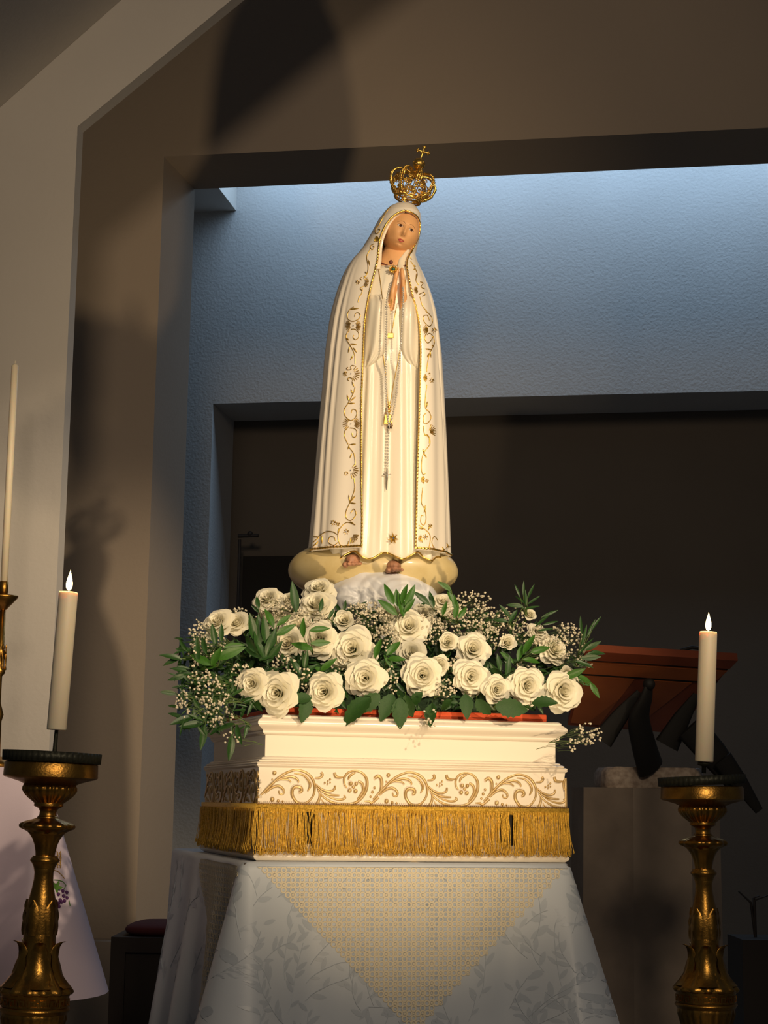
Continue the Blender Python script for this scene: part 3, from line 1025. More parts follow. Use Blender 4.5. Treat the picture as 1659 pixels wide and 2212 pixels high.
# ---------------------------------------------------------------- gold embroidery, traced on the mantle
def E1(p): return (680 + p[0] / 7.373, 660 + p[1] / 7.373)
def E2(p): return (640 + p[0] / 3.456, 680 + p[1] / 3.456)
def E3(p): return (760 + p[0] / 8.295, 430 + p[1] / 8.295)
def E4(p): return (860 + p[0] / 5.529, 560 + p[1] / 5.529)
VINES_L = [(E3, [(700,130),(600,250),(530,380),(480,470),(440,520),(415,580),(440,620),(490,590),(505,550),(470,540)]), (E3, [(400,800),(340,830),(335,880),(370,905),(400,860),(370,835)]), (E3, [(330,900),(280,990),(265,1050),(290,1200),(275,1330),(215,1420)]),
 (E3, [(190,1600),(180,1680),(130,1760),(110,1850)]), (E3, [(215,1560),(150,1600),(185,1640)]), (E3, [(180,1400),(150,1420),(175,1450)]),
 (E1, [(620,20),(560,60),(520,130),(520,200),(560,240),(620,250),(690,220),(725,160),(690,115),(645,130),(635,180)]), (E1, [(580,380),(640,380),(695,430),(700,500),(650,545),(610,510),(620,470)]), (E1, [(550,395),(505,450),(500,530),(540,600),(600,700),(635,800),(640,930)]),
 (E1, [(630,960),(590,955),(570,985),(580,1015),(530,1025),(505,1000),(530,985)]), (E1, [(540,1195),(520,1175),(545,1150),(590,1160),(605,1200)]), (E1, [(640,1300),(620,1380),(570,1480),(520,1570),(470,1650),(475,1740),(520,1800),(580,1830),(640,1790),(670,1720),(650,1665),(600,1655),(580,1710)]),
 (E1, [(560,1950),(630,1960),(670,2010),(650,2090),(605,2090),(590,2030)]), (E1, [(490,1960),(470,2050),(490,2130),(530,2212)]), (E2, [(390,985),(430,1040),(440,1120)]), (E2, [(430,1220),(435,1300),(400,1400),(370,1470),(375,1520),(410,1535),(445,1490),(430,1450),(405,1480)]),
 (E2, [(440,1570),(380,1550),(330,1590),(310,1650),(330,1720),(380,1720),(390,1690)]), (E2, [(305,1640),(270,1620),(220,1620),(160,1660),(110,1720)]), (E2, [(310,1700),(280,1720),(240,1700),(250,1660),(280,1660),(292,1685)])]
LEAVES_L = [(E3,(300,1090),(320,1190)), (E3,(235,1300),(270,1340)), (E3,(215,1380),(245,1400)), (E1,(560,610),(665,620)), (E1,(555,650),(530,750)), (E1,(610,790),(565,870)), (E1,(610,670),(670,750)), (E1,(590,1210),(625,1295)), (E1,(575,1335),(600,1405)), (E1,(512,1420),(545,1530)), (E1,(650,1450),(560,1530)), (E1,(530,1560),(640,1555)),
 (E1,(560,60),(700,45)), (E1,(505,520),(545,550)), (E2,(400,970),(445,965)), (E2,(385,1005),(398,965)), (E2,(400,1070),(415,1035)), (E2,(390,1345),(400,1400)), (E2,(440,1350),(405,1395)), (E2,(445,1410),(395,1402)), (E2,(125,1655),(165,1665)), (E2,(190,1650),(190,1710)), (E2,(155,1690),(120,1735)), (E2,(310,1640),(320,1590)), (E2,(400,1545),(430,1560))]
FANS_L = [(E1,(610,320),50,125,-40,40),(E1,(610,320),50,125,140,220),(E1,(575,1085),60,140,-55,62),(E1,(575,1885),60,140,-45,30),(E1,(575,1885),55,130,130,235),(E3,(175,1480),60,130,-35,50),(E3,(440,640),25,120,60,110),(E2,(400,1160),26,64,-50,75),(E2,(400,1640),26,66,5,85),(E2,(372,1620),8,22,0,330),(E2,(275,1552),6,20,0,330),(E1,(485,1085),10,38,60,320),(E2,(372,1185),6,16,0,330),(E3,(100,1490),10,40,0,330),(E2,(310,1562),4,16,0,330)]
VINES_R = [(E3, [(1130,830),(1080,950),(1030,1000),(1060,1060),(1080,1080)]), (E4, [(150,20),(200,100),(230,180),(212,250),(250,310)]), (E4, [(265,270),(300,285),(275,330),(320,355)]), (E4, [(250,420),(305,395),(322,425),(290,442)]), (E4, [(260,450),(290,550),(340,620),(400,690),(410,760),(370,800),(310,740),(305,680),(350,670),(375,730)]),
 (E4, [(330,900),(320,950),(360,1000),(415,930),(380,885),(345,900)]), (E4, [(420,920),(435,1000),(400,1080),(370,1150),(345,1300),(345,1340)]), (E4, [(360,1370),(382,1360),(380,1385)]), (E4, [(345,1500),(325,1680),(330,1780),(370,1820),(395,1890),(360,1950),(310,1960),(305,1870),(335,1840)]), (E4, [(305,1990),(315,2080),(370,2130),(372,2200)]),
 (E2, [(955,900),(985,900),(1000,960),(960,1020),(940,1070),(935,1150),(945,1190),(965,1185)]), (E2, [(945,1290),(935,1400),(960,1450),(970,1520),(955,1570),(930,1550),(935,1500),(950,1500)]), (E2, [(915,1570),(960,1600),(1000,1650),(990,1740),(960,1750)]), (E2, [(1055,1680),(1030,1655),(1013,1700),(1040,1750),(1090,1760),(1138,1725)])]
LEAVES_R = [(E3,(1110,1190),(1150,1210)),(E3,(1110,1270),(1140,1240)),(E3,(1170,1320),(1150,1420)),(E4,(325,1070),(400,1080)),(E4,(380,1090),(395,1175)),(E4,(365,1125),(350,1170)),(E4,(350,1700),(340,1775)),(E4,(330,600),(345,640)),(E4,(405,1025),(425,1040)),(E2,(945,1000),(958,1040)),(E2,(975,1070),(952,1030)),(E2,(965,1420),(955,1480)),(E2,(1000,1570),(985,1610)),(E2,(1125,1705),(1140,1745)),(E2,(1090,1735),(1110,1765)),(E2,(915,1590),(950,1600))]
FANS_R = [(E4,(250,360),20,60,120,220),(E4,(370,840),15,70,125,230),(E4,(435,850),8,34,0,330),(E4,(355,1415),10,55,120,235),(E4,(402,1445),8,30,0,330),(E4,(365,2060),20,90,-70,30),(E2,(965,1230),8,34,120,235),(E2,(976,1240),4,13,0,330),(E2,(940,1670),6,30,90,250),(E2,(965,1660),5,22,0,330),(E2,(1000,1575),4,16,0,330)]
def embroider(vines, leaves, fans, name):
    mb = MB()
    for fn, pts in vines:
        sp_ = spline([Vector((*fn(p), 0)) for p in pts], 5)
        mb.tube([on_mantle(p.x, p.y, .0008) for p in sp_], .00125, 5)
    for fn, a, b_ in leaves:
        pa_, pb_ = fn(a), fn(b_)
        q = [(pa_[0] + (pb_[0] - pa_[0]) * k / 4, pa_[1] + (pb_[1] - pa_[1]) * k / 4) for k in range(5)]
        mb.tube([on_mantle(x, y, .0008) for x, y in q], [.0006, .0019, .0022, .0016, .0005], 5)
    for fn, c, r0, r1, a0, a1 in fans:
        n = 8 if abs(a1 - a0) < 200 else 7
        for k in range(n):
            a = R(a0 + (a1 - a0) * k / (n - 1))
            x0, y0 = fn((c[0] + r0 * math.cos(a), c[1] + r0 * math.sin(a)))
            x1, y1 = fn((c[0] + r1 * math.cos(a), c[1] + r1 * math.sin(a)))
            mb.tube([on_mantle(x0, y0, .0008), on_mantle((x0 + x1) / 2, (y0 + y1) / 2, .0008), on_mantle(x1, y1, .0008)], [.0006, .0013, .0011], 5)
    # stray dots
    mb.build(name, M['gold_thread'], statue)
embroider(VINES_L, LEAVES_L, FANS_L, 'gold_embroidery')
embroider(VINES_R, LEAVES_R, FANS_R, 'gold_embroidery')
for fn, c in ((E1,(612,320)),(E1,(575,1085)),(E1,(575,1885)),(E2,(405,1160)),(E2,(372,1620)),(E2,(965,1660))):
    MB().ball(on_mantle(*fn(c), .0012), .0017, 8, 5).build('embroidery_gem', M['gem_blue'], statue)

# ---------------------------------------------------------------- robe
ROB = [(574, 816, 886, .034), (580, 804, 892, .047), (588, 792, 900, .062), (600, 778, 905, .074), (620, 764, 912, .084), (660, 750, 920, .090), (720, 740, 928, .094), (800, 728, 938, .098), (950, 716, 944, .104), (1100, 706, 950, .112), (1180, 698, 954, .118), (1230, 694, 956, .121)]
def robe(th, py, off=0.0):
    l, r, dp = interp(ROB, py)
    a, b_ = SP(l, py), SP(r, py)
    cx, hw = (a.x + b_.x) / 2, (b_.x - a.x) / 2
    g_ = max(0, min(1, (py - 770) / 60))
    f = 1 + g_ * (.030 * math.cos(th * 21 + .8 + .5 * math.sin(py / 190)) + .024 * math.cos(th * 11 - .4 + py / 420) + .010 * math.cos(th * 37))
    low = max(0, min(1, (py - 1120) / 90))
    f += low * .018 * math.cos(th * 8 + 1.9) + low * .02
    nx, ny = math.sin(th), -math.cos(th)
    return Vector((cx + hw * f * nx + off * nx, dp * f * ny + off * ny, SP(829, py).z))
def _rraw(px, py, off=.001):
    l, r, dp = interp(ROB, py)
    a, b_ = SP(l, py), SP(r, py)
    s_ = (SP(px, py).x - (a.x + b_.x) / 2) / ((b_.x - a.x) / 2)
    return robe(math.asin(max(-1, min(1, s_))), py, off)
def on_robe(px, py, off=.001):
    return _rraw(*matched(lambda x, y: _rraw(x, y, off), px, py), off)
def robe_hem(th):
    return 1213 + 7.5 * math.cos((th - .02) * 11.5 + 2.7) + 2 * math.cos(th * 5)
rows = []
NR = 220
for i in range(74):
    row = []
    for j in range(NR):
        th = -PI + 2 * PI * j / NR
        t = i / 73
        py = 574 + (robe_hem(th) - 574) * t
        row.append(robe(th, py))
    rows.append(row)
ro = MB().grid(rows, close_u=True, flip=True).build('robe', M['robe_white'], statue)
so = ro.modifiers.new('thickness', 'SOLIDIFY'); so.thickness = .005; so.offset = -1
hm = MB()
hm.tube([robe(-1.3 + 2.5 * j / 120, robe_hem(-1.3 + 2.5 * j / 120) - 1, .001) for j in range(121)], .0022, 6)
hm.build('gold_hem', M['gold'], statue)

# sleeves hanging from the joined hands
def sleeve(rows_, name):
    rr = []
    for (py, xl, xr, dp) in rows_:
        row = []
        for k in range(17):
            t = k / 16
            x = xl + (xr - xl) * t
            base = on_robe(x, py, -.006)
            pl = .0025 * math.sin(t * 17 + py / 40)
            row.append(base + Vector((0, -(dp * math.sin(PI * t) ** .7 + .003) - pl, 0)))
        rr.append(row)
    # close the lower mouth of the sleeve
    last = rr[-1]
    rr.append([p + Vector((0, .010, .004)) for p in last])
    rr.append([p + Vector((0, .020, .020)) for p in last])
    o = MB().grid(rr).build(name, M['robe_white'], statue)
    s2 = o.modifiers.new('sub', 'SUBSURF'); s2.levels = s2.render_levels = 1
sleeve([(640, 792, 826, .006), (650, 788, 838, .022), (662, 786, 844, .036), (680, 785, 845, .038), (705, 784, 843, .034), (730, 783, 842, .030), (748, 783, 840, .027), (758, 783, 836, .026), (768, 784, 830, .022), (778, 785, 820, .017), (788, 786, 808, .011), (796, 787, 797, .005)], 'sleeve')
sleeve([(640, 872, 898, .006), (652, 866, 904, .022), (664, 862, 908, .034), (680, 861, 910, .036), (705, 862, 911, .033), (730, 863, 911, .029), (750, 864, 911, .026), (760, 866, 911, .024), (770, 870, 910, .020), (780, 877, 909, .015), (790, 886, 908, .010), (798, 895, 906, .005)], 'sleeve')

# gold lines falling from the neck, belt lines
gl = MB()
for pts in ([(816,574),(819,590),(823,618),(826,646)], [(877,594),(876,610),(873,630),(872,650)], [(827,764),(831,790),(835,830),(838,876)], [(863,760),(858,790),(850,830),(843,872)], [(846,645),(842,690),(840,720)], [(856,664),(850,700),(845,722)]):
    sp_ = spline([Vector((x, y, 0)) for x, y in pts], 4)
    gl.tube([on_robe(p.x, p.y, .0345 if 640 < p.y < 665 else .0015) for p in sp_], .0011, 5)
gl.build('gold_lines', M['gold_thread'], statue)

# ---------------------------------------------------------------- head
HC = SP(866, 500.5, -.012) + Vector((0, 0, -.012))
HM = Matrix.Translation(HC) @ Matrix.Rotation(R(19), 4, 'Y') @ Matrix.Rotation(R(11), 4, 'Z') @ Matrix.Rotation(R(-4), 4, 'X')
HA, HB, HCZ = 38 * PX, 46 * PX, 53 * PX
def zl(Z): return Z if Z > -.5 else -.5 + (Z + .5) * .66
def gs(x, s_): return math.exp(-(x / s_) ** 2)
def face(X, Z, off=0.0):
    rr = X * X + Z * Z
    y = -HB * math.sqrt(max(0, 1 - min(1, rr)))
    ax = abs(X)
    d = 0
    nz_ = max(0, 1 - abs((Z + .20) / .17)) if Z < -.20 else max(0, 1 - (Z + .20) / .42)
    d += .0105 * gs(X, .11) * (nz_ ** .8 if nz_ > 0 else 0)
    d += .0030 * gs(X, .19) * gs(Z + .22, .08)
    d -= .0042 * gs(ax - .33, .19) * gs(Z - .10, .12)
    d += .0020 * gs(ax - .33, .13) * gs(Z - .07, .06)
    d += .0016 * gs(Z - .28, .10) * gs(ax - .28, .3)
    d += .0028 * gs(ax - .46, .22) * gs(Z + .25, .22)
    d += .0026 * gs(X, .22) * gs(Z + .43, .05) + .0026 * gs(X, .18) * gs(Z + .545, .055) - .0012 * gs(X, .2) * gs(Z + .485, .018)
    d += .0050 * gs(X, .24) * gs(Z + .80, .15) - .0018 * gs(X, .2) * gs(Z + .65, .05)
    wide = 1 - .20 * max(0, min(1, (-Z - .15) / .8))
    return HM @ Vector((HA * X * wide, y - d - off, HCZ * zl(Z)))
rows = []
NF = 84
for i in range(NF + 1):
    la = -PI / 2 + PI * i / NF
    row = []
    for j in range(NF + 1):
        lo = -PI / 2 + PI * j / NF
        X, Z = math.cos(la) * math.sin(lo), math.sin(la)
        row.append(face(X * .9995, Z * .9995))
    rows.append(row)
hb = MB().grid(rows)
rows = []
for i in range(21):                                # back of the head
    la = -PI / 2 + PI * i / 20
    rows.append([HM @ Vector((HA * math.cos(la) * math.sin(lo) * (1 - .20 * max(0, min(1, (-math.sin(la) - .15) / .8))), -HB * math.cos(la) * math.cos(lo), HCZ * zl(math.sin(la)))) for lo in [PI / 2 + PI * j / 20 for j in range(21)]])
hb.grid(rows)
# neck runs down into the collar
nk = []
for (x, y, r, dy) in ((866, 510, 25, .004), (862, 530, 29, .004), (857, 548, 33, .002), (853, 560, 37, .0), (850, 572, 42, -.002), (848, 586, 46, .0)):
    c = SP(x, y, dy)
    nk.append([c + Vector((math.cos(a) * r * PX, math.sin(a) * r * PX * .95, 0)) for a in [2 * PI * k / 32 for k in range(32)]])
hb.grid(nk, close_u=True)
head = hb.build('head', M['skin'], statue)
def patch(mb, cx, cz, fx, n=10, m_=6, off=.0005):
    """little painted patch on the face; fx(t) -> (z low, z high) for t in -1..1, half width w"""
    w_, f = fx
    rows_ = []
    for k in range(n + 1):
        t = -1 + 2 * k / n
        z0_, z1_ = f(t)
        rows_.append([face(cx + w_ * t, cz + z0_ + (z1_ - z0_) * q / m_, off) for q in range(m_ + 1)])
    mb.grid(rows_, flip=True)
lp_ = MB()
patch(lp_, 0, -.49, (.185, lambda t: (-.085 * (1 - t * t) ** .8, .0)), off=.0005)
patch(lp_, 0, -.49, (.20, lambda t: (.0, .062 * (1 - t * t) * (1 - .35 * gs(t, .18)))), off=.0005)
lp_.build('lips', M['lip'], head)
ml = MB(); ml.tube([face(-.21 + .42 * k / 12, -.488 + .015 * math.cos(k / 12 * 2 * PI), .0006) for k in range(13)], .0005, 5); ml.build('mouth_line', M['cord'], head)
for sx in (-1, 1):
    ew = MB(); patch(ew, sx * .34, .085, (.165, lambda t: (-.042 * (1 - t * t), .072 * (1 - t * t) ** .7)), off=.0005); eo = ew.build('eye', M['eye_white'], head)
    ir = MB()
    ir.fan([face(sx * .34 + .02 + .080 * math.cos(a), .098 + .060 * math.sin(a), .0010) for a in [2 * PI * k / 16 for k in range(16)]], face(sx * .34 + .02, .098, .0016))
    ir.build('iris', M['iris'], eo)
    ln = MB()
    ln.tube([face(sx * .34 + .175 * t, .085 + .076 * (1 - t * t) ** .7, .0008) for t in [-1 + 2 * k / 10 for k in range(11)]], .00055, 5)
    ln.build('eyelid', M['brow'], eo)
    bw = MB()
    bw.tube([face(sx * (.10 + .46 * k / 10), .215 + .085 * math.sin(PI * (k / 10) ** .8), .0003) for k in range(11)], [.0004, .0006, .0007, .0007, .0007, .0006, .0006, .0005, .0005, .0004, .0003], 5)
    bw.build('eyebrow', M['brow'], head)
    ns = MB(); ns.ball(face(sx * .075, -.285, .0002), .0011, 6, 4); ns.build('nostril', M['skin_dark'], head)

# collar cord, brooch
cb_ = MB(); cb_.tube([SP(x, y, dy) for x, y, dy in ((814, 562, -.030), (822, 568, -.044), (834, 573, -.052), (848, 577, -.056), (862, 577.5, -.056), (874, 575, -.052), (884, 571, -.040))], .0034, 6)
cb_.build('neck_cord', M['cord'], statue)
br = empty('brooch')
br.parent = statue; br.location = SP(849, 581.5, -.088); br.scale = (1.35, 1.35, 1.35)
MB().ball((0, 0, 0), .0062, 12, 8, (1.15, .55, .95)).build('setting', M['gold'], br)
MB().ball((.001, -.003, -.001), .0033, 10, 6, (1.1, .6, 1)).build('green_stone', M['gem_green'], br)
m_ = MB()
for a in range(9):
    m_.ball((math.cos(a * PI * 2 / 9) * .0078, -.001, math.sin(a * PI * 2 / 9) * .0070), .0021, 6, 5)
m_.build('beaded_rim', M['gold'], br)
MB().ball(Vector((-.0045, .004, .0165)), .0042, 8, 6, (1, .6, 1.2)).build('dark_stone', M['cord'], br)

# ---------------------------------------------------------------- hands pressed together
def chain(mb, pts, rads, n=10):
    mb.tube(spline([Vector(p) for p in pts], 4), [rads[0]] * 0 + [interp([(i * 4, r) for i, r in enumerate(rads)], k)[0] for k in range((len(pts) - 1) * 4 + 1)], n)
    mb.ball(pts[0], rads[0], n, 6); mb.ball(pts[-1], rads[-1], n, 6)
def hand(name, tip, wrist, side, seed):
    mb = MB()
    t, w_ = SP(*tip, -.082), SP(*wrist, -.092)
    ax = (t - w_); L = ax.length; ax.normalize()
    back = Vector((0, 1, 0)) - ax * ax.y; back.normalize()       # away from the viewer: index (near) to little finger (far)
    sidev = ax.cross(back) * side
    out = Vector((side, 0, 0))
    def q(a, d, o): return w_ + ax * (a * L) + back * d + out * o
    # palm
    chain(mb, [q(-.12, .006, .002), q(.02, .002, .003), q(.22, 0, .0035), q(.46, .002, .002)], [.0100, .0105, .0106, .0088])
    chain(mb, [q(-.10, .014, .002), q(.05, .014, .003), q(.25, .016, .0035), q(.46, .016, .002)], [.0095, .0098, .0098, .0085])
    chain(mb, [q(.05, .022, .002), q(.25, .026, .003), q(.44, .026, .002)], [.0070, .0075, .0065])
    # four fingers, index nearest the viewer
    for k, (ln, d, r) in enumerate(((.93, .000, .0064), (1.0, .0105, .0064), (.95, .0205, .0060), (.84, .0295, .0052))):
        o0, o1 = .0022, .0004
        chain(mb, [q(.42, d, o0 + .0005), q(.42 + (ln - .42) * .38, d - .0008, o0 + .0015), q(.42 + (ln - .42) * .72, d - .0004, o0 + .0006), q(ln, d + .0006, o1 + .0012)], [r * 1.12, r * 1.02, r * .92, r * .72])
    # thumb leaves the side of the palm and lies along it
    chain(mb, [q(.06, -.004, .003), q(.24, -.0115, .0045), q(.42, -.0135, .0040), q(.60, -.0125, .0028)], [.0085, .0078, .0066, .0050])
    o = mb.build(name, M['skin'], statue)
    rm = o.modifiers.new('fuse', 'REMESH'); rm.mode = 'VOXEL'; rm.voxel_size = .0011; rm.use_smooth_shade = True
    sm = o.modifiers.new('soft', 'SMOOTH'); sm.iterations = 3; sm.factor = .5
    return o
hl = hand('hand', (861, 577), (848, 655), -1, 1)
hr = hand('hand', (867, 578), (869, 657), 1, 2)
cf = MB()
for (x, y, s_) in ((838, 662, -1), (873, 664, 1)):
    c = SP(x, y, -.086)
    cf.tube([c + Vector((math.cos(a) * .012, math.sin(a) * .013, math.cos(a) * -.005 * s_)) for a in [2 * PI * k / 20 for k in range(21)]], .0016, 6, cap=False)
cf.build('gold_cuff', M['gold'], statue)

# pendants on the robe
def pendant():
    e = empty('gold_clasp'); e.parent = statue; e.location = on_robe(842, 724.5, .006)
    bevel(MB().box(-.0105, .0105, -.003, .003, -.0068, .0068).build('plate', M['gold'], e, smooth=False), .0015)
    bevel(MB().box(-.006, .006, -.0045, -.002, -.0028, .0030).build('raised_centre', M['gold'], e, smooth=False), .001)
    e = empty('gold_pendant'); e.parent = statue; e.location = on_robe(838, 905, .012)
    b_ = MB(); b_.prism([(-.0125, -.015), (.0125, -.015), (.0095, .013), (-.0095, .013)], -.005, .005, lambda a, b2, h_: Vector((a, -h_, b2)))
    bevel(b_.build('bell', M['gold'], e, smooth=False), .002)
    MB().ball((0, -.006, .003), .0042, 10, 6).build('pearl', M['pearl'], e)
    MB().ball((.003, -.002, .034), .0058, 10, 8).build('upper_bead', M['gold'], e)
    MB().ball((.001, -.002, .022), .0066, 10, 8, (1, 1, .8)).build('lower_bead', M['gold'], e)
    MB().tube([(.003, 0, .038), (.002, 0, .05)], .0022, 6).build('bead_stem', M['gold'], e)
    MB().tube([(.006, -.002, -.013), (.010, -.003, -.020), (.008, -.003, -.028)], [.005, .0045, .0025], 8).build('tassel', M['bronze'], e)
pendant()
st = empty('gold_star'); st.parent = statue; st.location = on_robe(849, 1163, .006)
sb = MB()
pts = []
for k in range(14):
    r_ = .0165 if k % 2 == 0 else .0070
    a = PI / 2 + k * PI / 7 + .05
    pts.append((math.cos(a) * r_, -.0008, math.sin(a) * r_))
sb.fan(pts, (0, -.0055, 0)); sb.fan(pts, (0, .002, 0), flip=True)
sb.build('star', M['gold'], st, smooth=False)
MB().ball((.001, -.005, 0), .0024, 8, 6).build('stone', M['gem_blue'], st)

# feet under the hem
def foot(px, py, ang, wide):
    mb = MB()
    c = SP(px, py, -.118)
    Mx = Matrix.Translation(c) @ Matrix.Rotation(ang, 4, 'Z')
    mb.ball(Mx @ Vector((0, .05, .006)), 1, 16, 10, (.026 * wide, .055, .021), Mx.to_3x3())
    for k, (x, y, r, ln) in enumerate(((-.016, .006, .0085, .014), (-.003, .000, .0068, .012), (.007, .004, .006, .011), (.0155, .011, .0056, .010), (.023, .020, .005, .009))):
        mb.ball(Mx @ Vector((x * wide, y, -.008 + k * .0012)), 1, 10, 8, (r, ln, r * .9), Mx.to_3x3())
        mb.ball(Mx @ Vector((x * wide * .9, y + .022, -.002)), 1, 10, 8, (r, .022, r), Mx.to_3x3())
    o = mb.build('foot', M['skin_dark'], statue)
    rm = o.modifiers.new('fuse', 'REMESH'); rm.mode = 'VOXEL'; rm.voxel_size = .0016; rm.use_smooth_shade = True
foot(757, 1213, R(-14), 1.0)
foot(852, 1226, R(6), 1.0)

# globe and cloud on a hidden block
bevel(MB().box(SP(740, 1300).x, SP(880, 1300).x, -.07, .09, 0, SP(806, 1270).z).build('base_block', M['cloud'], statue, smooth=False), .006)
gl_ = MB()
ce = SP(806, 1232)
rx, rz_ = 181 * PX, 70 * PX
rows = []
for i in range(33):
    la = -PI / 2 + PI * i / 32
    rows.append([(ce.x + rx * math.copysign(abs(math.cos(la)) ** .85, math.cos(la)) * math.cos(lo), .02 + .125 * math.cos(la) * math.sin(lo), ce.z + rz_ * math.sin(la)) for lo in [2 * PI * k / 64 for k in range(64)]])
gl_.grid(rows, close_u=True).build('globe', M['globe'], statue)
# the white cloud billows out in front, with carved swirls
cc = SP(822, 1292, -.13)
rows = []
for i in range(61):
    la = -PI * .48 + PI * .98 * i / 60
    row = []
    for k in range(121):
        lo = PI + PI * k / 120
        x, y, z = math.cos(la) * math.cos(lo), math.cos(la) * math.sin(lo), math.sin(la)
        bump = 1 + .06 * math.sin(x * 7 + .5) * math.cos(z * 3) + .05 * noise.noise(Vector((x * 3, y * 3, z * 3)))
        # swirl ridges round a centre right of the middle
        dx, dz_ = x - .42, z - .02
        rr = math.hypot(dx, dz_); aa = math.atan2(dz_, dx)
        if y < 0:
            bump += .050 * (abs(math.cos(rr * 17 + aa * .9)) - .5) * math.exp(-(rr / .62) ** 2) * min(1, -y * 2)
            dx, dz_ = x + .50, z + .05
            rr = math.hypot(dx, dz_); aa = math.atan2(dz_, dx)
            bump += .040 * (abs(math.cos(rr * 14 - aa)) - .5) * math.exp(-(rr / .42) ** 2) * min(1, -y * 2)
        row.append((cc.x + 122 * PX * x * bump, .02 + .175 * y * bump, cc.z + 80 * PX * z * bump))
    rows.append(row)
MB().grid(rows).build('cloud', M['cloud'], statue)
# ================================================================== crown and rosary
CB = SP(880, 431)
crown = empty('crown', Vector((BX, YS, SZ0)) + Vector((CB.x, .0, CB.z)), 'gold filigree crown with orb and cross on the statue head', 'crown')
crown.rotation_euler = (R(-2), R(16.5), 0)
K = PX
G = M['gold']
def ringt(mb, r, z, rad, n=40, wob=0, nw=8):
    mb.tube([((r + wob * math.cos(nw * a)) * K * math.cos(a), (r + wob * math.cos(nw * a)) * K * math.sin(a), (z + wob * math.sin(nw * a) * .6) * K) for a in [2 * PI * k / n for k in range(n + 1)]], rad * K, 6, cap=False)
b_ = MB()
ringt(b_, 29, 0, 2.2); ringt(b_, 31, 12, 1.8); ringt(b_, 29.5, 5, 1.2)
for k in range(48):                                   # openwork of the band
    a = 2 * PI * k / 48
    p = lambda a_, z: Vector(((29.5 + z / 12 * 1.5) * math.cos(a_), (29.5 + z / 12 * 1.5) * math.sin(a_), z)) * K
    b_.tube([p(a, 1), p(a + .065, 6), p(a, 11.5)] if k % 2 else [p(a, 1), p(a - .065, 6), p(a, 11.5)], .9 * K, 4)
band = b_.build('band', G, crown)
gm = MB()
for k in range(16):
    a = 2 * PI * k / 16
    gm.ball(Vector((33 * math.cos(a), 33 * math.sin(a), 6 + 3 * (k % 2))) * K, 2.3 * K, 7, 5)
gm.build('band_beads', G, band)
rnd = random.Random(5)
ARCH = [(31, 8), (37, 13), (44, 20), (49, 29), (51, 39), (50, 48), (45, 56), (37, 62), (28, 64), (20, 62), (13, 60), (7, 62), (3, 66)]
def arch(ang):
    mb = MB()
    ca, sa = math.cos(ang), math.sin(ang)
    tv = Vector((-sa, ca, 0))
    def pt(r, z, s_): return Vector((r * ca, r * sa, z)) * K + tv * (s_ * K)
    sp_ = spline([Vector((r, z, 0)) for r, z in ARCH], 4)
    n = len(sp_)
    wid = [6.0 * (1 - .5 * i / (n - 1)) for i in range(n)]
    for s_ in (-1, 1):
        mb.tube([pt(p.x, p.y, s_ * w_) for p, w_ in zip(sp_, wid)], 1.25 * K, 5)
    for i in range(2, n - 2, 2):                       # filigree between the two wires
        p, w_ = sp_[i], wid[i]
        q = sp_[min(i + 2, n - 1)]
        s_ = 1 if (i // 2) % 2 else -1
        mb.tube([pt(p.x, p.y, -s_ * w_), pt((p.x + q.x) / 2 + 1.0, (p.y + q.y) / 2, s_ * w_ * .3), pt(q.x, q.y, s_ * w_)], .9 * K, 4)
    for i in range(1, n - 3, 2):
        p = sp_[i]
        mb.ball(pt(p.x + 1.5, p.y + .5, 0), (2.7 + rnd.random() * 1.2) * K * (1 - .4 * i / n), 6, 4)
    return mb
for k in range(8):
    ao = arch(2 * PI * (k + .35) / 8).build('arch', G, crown)
    a = 2 * PI * (k + .35) / 8
    for (r, z, rr) in ((53.5, 45, 2.1), (48, 26, 1.8)):
        MB().ball(Vector((r * math.cos(a), r * math.sin(a), z)) * K, rr * K * 1.3, 7, 5).build('finial_bead', G, ao)
# rosettes between the arches, on the band and at the belly
for k in range(16):
    low = k % 2 == 0
    a = 2 * PI * (k + (.35 if low else .35)) / 16 + (0 if low else .0)
    r_, z_ = (35, 15) if low else (44, 27)
    c = Vector((r_ * math.cos(a), r_ * math.sin(a), z_))
    fl_ = MB()
    ca, sa = math.cos(a), math.sin(a)
    for j in range(6):
        b2 = 2 * PI * j / 6
        fl_.ball((c + Vector((-sa, ca, 0)) * (4.6 * math.cos(b2)) + Vector((0, 0, 1)) * (4.6 * math.sin(b2))) * K, 2.3 * K, 6, 4)
    fl_.ball((c + Vector((ca, sa, 0)) * 1.6) * K, 2.6 * K, 7, 5)
    fl_.tube([(c - Vector((ca, sa, .6)) * 4) * K, c * K], .9 * K, 5)
    fl_.build('rosette', G, crown)
# filigree spirals between arches
fg = MB()
for k in range(8):
    a = 2 * PI * (k + .85) / 8
    for (r_, z_, s_) in ((40, 26, 6), (46, 38, 5.5), (34, 18, 4)):
        pts = []
        for j in range(15):
            t = j / 14
            ph = t * 3.4 * PI; rr = s_ * (1 - .75 * t)
            aa = a + rr * math.cos(ph) / r_
            pts.append(Vector((r_ * math.cos(aa), r_ * math.sin(aa), z_ + rr * math.sin(ph))) * K)
        fg.tube(pts, .95 * K, 4)
    a0 = 2 * PI * (k + .35) / 8
    fg.tube([Vector((r_ * math.cos(a0 + t * PI / 4), r_ * math.sin(a0 + t * PI / 4), z_ + 5 * math.sin(t * PI))) * K for t, r_, z_ in [(i / 10, 45, 26) for i in range(11)]], 1.2 * K, 4)
fg.build('filigree', G, crown)
orb = MB().ball(Vector((0, 0, 86)) * K, 14 * K, 20, 14).build('orb', G, crown)
ob = MB()
